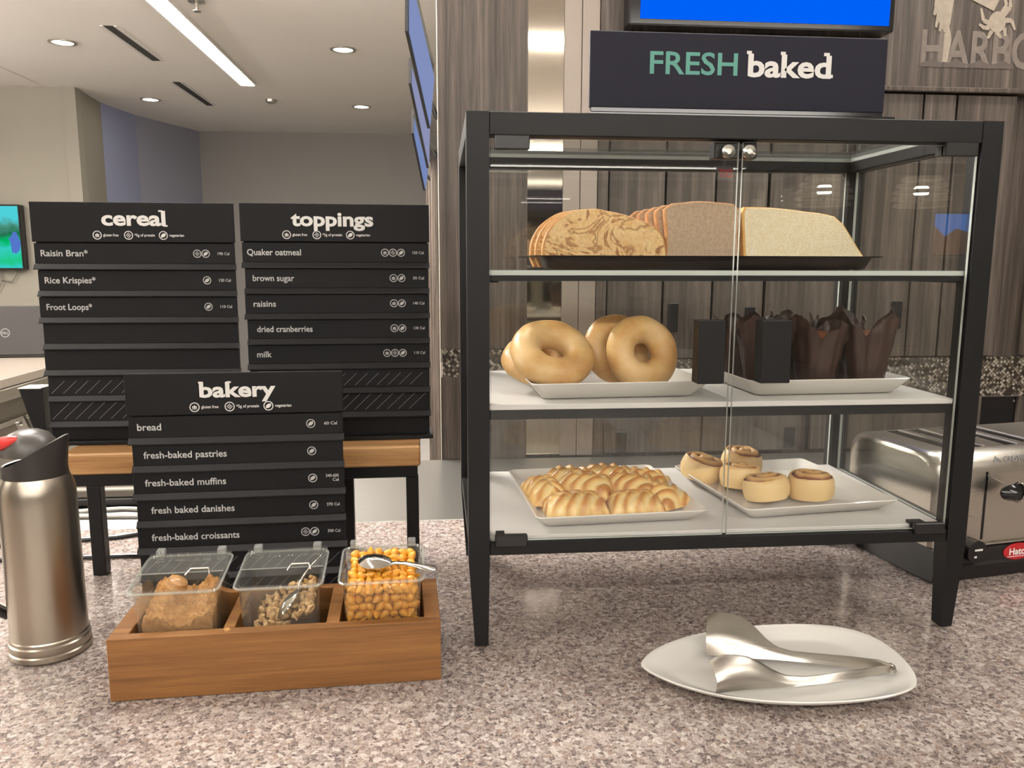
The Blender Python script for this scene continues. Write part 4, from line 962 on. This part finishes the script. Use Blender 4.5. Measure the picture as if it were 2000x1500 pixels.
# ------------------------------------------------------------------ coffee pot
pot = thing('coffee_pot', 'brushed steel insulated coffee pot with black lid and red lever', 'coffee pot', (-.489, .043, 0), .0)
MB().lathe([(.0415, .0005), (.0432, .003), (.0432, .008), (.0418, .0095), (.0426, .0115), (.0426, .018), (.0412, .0195), (.0414, .023), (.0405, .0245), (.0400, .100), (.0396, .180), (.0392, .192), (.0380, .200), (.0345, .209), (.0335, .2115)], 56, caps=(True, True)).build('body', 'pot_steel', pot, angle=28)
n = 48; lo, mi_, hi, inn = [], [], [], []
for i in range(n):
    a = 2*PI*i/n; c = math.cos(a); f = (1+c)/2
    lo.append((.0335*c, .0335*math.sin(a), .2118)); mi_.append((.0330*c, .0330*math.sin(a), .222))
    r = .0325+.0045*f**3; zt = .224+.034*f**1.6; hi.append((r*c+.002*f**6, .0330*math.sin(a)*(1-.35*f**8), zt)); inn.append(((r-.0022)*c, .0308*math.sin(a)*(1-.35*f**8), zt-.0005))
inn2 = [(x*.93, y*.93, min(z-.008, .236)) for x, y, z in inn]
MB().loft([lo, mi_, hi, inn, inn2]).build('collar', 'collar_plastic', pot, angle=50)
MB().lathe([(.0292, .236), (.0288, .242), (.0262, .251), (.0205, .2585), (.012, .2625), (.003, .2635)], 36, c=(-.004, 0), caps=(True, True)).build('lid', 'grey_plastic', pot)
MB().tube([(-.030, -.016, .2495), (-.024, -.020, .2520), (-.014, -.0205, .2550), (-.006, -.0190, .2570)], [.0068, .0072, .0064, .003], 14).build('lever', 'red', pot)
MB().tube([(-.034, -.006, .232), (-.052, -.014, .236), (-.066, -.018, .222), (-.070, -.018, .18), (-.067, -.016, .11), (-.058, -.010, .06), (-.0425, -.002, .045)], [.007, .0075, .0085, .0085, .0085, .0075, .006], 14).build('handle', 'black_plastic', pot)

# ------------------------------------------------------------------ platter and tongs
pts = [(.1835, -.088), (.198, -.062), (.223, -.041), (.256, -.024), (.293, -.012), (.333, -.005), (.373, -.003), (.412, -.006), (.443, -.015), (.464, -.031), (.475, -.053), (.4785, -.080), (.476, -.108), (.469, -.134), (.455, -.155), (.430, -.167), (.396, -.1735), (.358, -.1755), (.321, -.1735), (.287, -.167), (.254, -.156), (.224, -.139), (.199, -.116)]
pc = Vector((sum(p[0] for p in pts)/len(pts), sum(p[1] for p in pts)/len(pts)))
def catmull(P, m):
    out = []; L = len(P)
    for i in range(L):
        a, b, c, d = (Vector(P[(i+k-1) % L]) for k in range(4))
        for j in range(m):
            u = j/m; out.append(.5*((2*b)+(c-a)*u+(2*a-5*b+4*c-d)*u*u+(3*b-a-3*c+d)*u**3))
    return out
ol = [q-pc for q in catmull(pts, 4)][::-1]
platter = thing('oval_platter', 'white rounded triangular platter holding steel tongs at the counter front', 'platter', (pc.x, pc.y, 0))
rings = [[(p.x*s, p.y*s, z) for p in ol] for s, z in ((.60, .0006), (.63, .0002), (.66, .0022), (.84, .0065), (.965, .0130), (.995, .0158), (1.0, .0172), (.985, .0178), (.95, .0152), (.86, .0118), (.80, .0072), (.74, .0056), (.3, .0050), (.02, .0050))]
MB().loft(rings).build('dish', 'platter', platter, angle=60)
pv = Vector((.4480, -.1190, .0150))
tongs = thing('serving_tongs', 'pair of steel serving tongs lying on the white platter', 'tongs', pv)
def tong_arm(p_end, up_end, up_h, bow, curl, thick=.0012, z_end=.0, lean=0.0):
    p_end = Vector(p_end)-pv; side = Vector((-p_end.y, p_end.x, 0)).normalized(); mb = MB(); front, back = [], []
    prof = [(0, .0055), (.06, .0070), (.2, .0068), (.4, .0058), (.52, .0058), (.60, .0078), (.67, .0135), (.74, .0215), (.80, .0262), (.86, .0285), (.93, .0290), (.975, .0278), (1, .0245)]
    for s, hgt in prof:
        h = hgt*up_h; c = p_end*s; f, b = [], []; off = bow*math.sin(PI*min(1, s*1.2))
        for k in range(9):
            v = k/8-.5; z = max(0.0, z_end*s+(v+.5)*h*2); cv = curl*(1-(2*v)**2)*max(0, (s-.5)*2)+lean*(v+.5)*s
            q = c+side*(off+cv); f.append((q.x, q.y, z)); b.append((q.x+side.x*thick, q.y+side.y*thick, z))
        front.append(f); back.append(b)
    rings = [f+b[::-1] for f, b in zip(front, back)]; mb.loft(rings)
    return mb.build('arm', 'steel', tongs, angle=60)
tong_arm((.2640, -.0640, .0135), 0, .86, -.004, -.012, lean=-.006)
tong_arm((.2455, -.1440, .0135), 0, .60, .006, .010, z_end=-.001, lean=-.013)
MB().tube([(.0, -.003, .002), (.004, -.001, .002), (.0055, .003, .003), (.003, .006, .004)], .0035, 10).build('hinge_bend', 'steel', tongs)

# ------------------------------------------------------------------ toaster
ts = thing('toaster', 'brushed steel four-slot commercial toaster on a black base beside the display case', 'toaster', (.661, .130, 0), .172)
TW, TD, TH = .34, .205, .187
MB().prism([(.004, .002), (TD-.004, .002), (TD-.004, .0505), (.010, .0505), (.0035, .046), (.0035, .026), (.0005, .022)], 0, TW, 'x').build('base', 'black_plastic', ts)
for x in (.03, TW-.03):
    for y in (.03, TD-.03): MB().cyl((x, y, 0), .012, 0, .0018, 14).build('foot', 'black_plastic', ts)
def shell(y0, y1, z0, z1, r, n=8):
    out = [(y0, z0)]
    for k in range(n+1): a = PI-PI/2*k/n; out.append((y0+r+r*math.cos(a), z1-r+r*math.sin(a)))
    for k in range(n+1): a = PI/2-PI/2*k/n; out.append((y1-r+r*math.cos(a), z1-r+r*math.sin(a)))
    return out+[(y1, z0)]
mb = MB()
def rg(x, k): return [(x, y, z) for y, z in shell(.008+k, TD-.006-k, .0510, TH-k, .034)]
mb.loft([rg(.0, .010), rg(.002, .005), rg(.006, .0015), rg(.012, 0), rg(TW-.012, 0), rg(TW-.006, .0015), rg(TW, .010)], caps=(True, True)); mb.build('body', 'steel', ts, angle=40)
for k, x in enumerate((.042, .082, .145, .185)):
    s = MB().box(x, x+.020, .040, TD-.045, TH-.006, TH+.0006).build('slot', 'black_gloss', ts)
    MB().box(x+.0205, x+.0265, .038, TD-.043, TH-.003, TH+.0022, b=.001).build('slot_guide', 'steel', s)
MB().box(.083, .0865, .0072, .012, .058, .158).build('lever_slot', 'black_gloss', ts)
lv = MB().loft([[(.107+.026*math.cos(2*PI*i/24)*s, -.020+.010*c, .134+.0125*math.sin(2*PI*i/24)*s) for i in range(24)] for s, c in ((.3, -1), (.8, -.6), (1, 0), (.8, .6), (.3, 1))])
lv.build('lever_knob', 'black_gloss', ts)
MB().tube([(.111+.003*math.sin(a), -.020+.0112*math.cos(a), .134+.0138*math.sin(a)) for a in [2*PI*i/20 for i in range(20)]], .0009, 6, closed=True).tube([(.085, .0075, .153), (.096, -.012, .145)], .0012, 6).build('lever_ring', 'chrome', ts)
kb = MB().cyl((.064, .004, .0460), .0165, -.012, .003, 28, axis='y').build('dial', 'black_gloss', ts)
MB().box(.0585, .072, -.0090, -.0083, .048, .0505).box(.0585, .0625, -.0090, -.0083, .038, .0405).build('dial_marks', 'white_ink', kb)
MB().box(.084, TW-.004, .0035, .0078, .0506, .0526).build('chrome_line', 'chrome', ts)
bd = MB().loft([[(.148+.0265*s*math.cos(2*PI*i/32), y, .0360+.0125*s*math.sin(2*PI*i/32)) for i in range(32)] for s, y in ((1, .0038), (1, .0022), (.93, .0016))]).build('badge', 'red_badge', ts)
mb = MB(); write(mb, 'Hatco', .149, .0320, .0100, .0012, .036, 'c', .03); mb.box(.128, .169, .0011, .0012, .0288, .0298); mb.build('lettering', 'white_ink', bd)
mb = MB(); write(mb, 'CAUTION', .118, 0, .0085, 0, .050, 'l', .01)
flat(mb, [(.098, 0), (.113, 0), (.113, .0012), (.098, .0012)], 0); flat(mb, [(.098, 0), (.0995, 0), (.1065, .0095), (.1055, .0105)], 0); flat(mb, [(.1115, 0), (.113, 0), (.1055, .0105), (.1048, .0095)], 0)
flat(mb, [(.1048, .003), (.1062, .003), (.1062, .0065), (.1048, .0065)], 0)
A = math.radians(36); ca, sa = math.cos(A), math.sin(A); q0, q1 = .042-.0348*ca, TH-.034+.0348*sa
mb.v = [(x, q0+(z-.0045)*sa, q1+(z-.0045)*ca) for x, y, z in mb.v]
mb.build('caution_lettering', 'line_ink', ts)
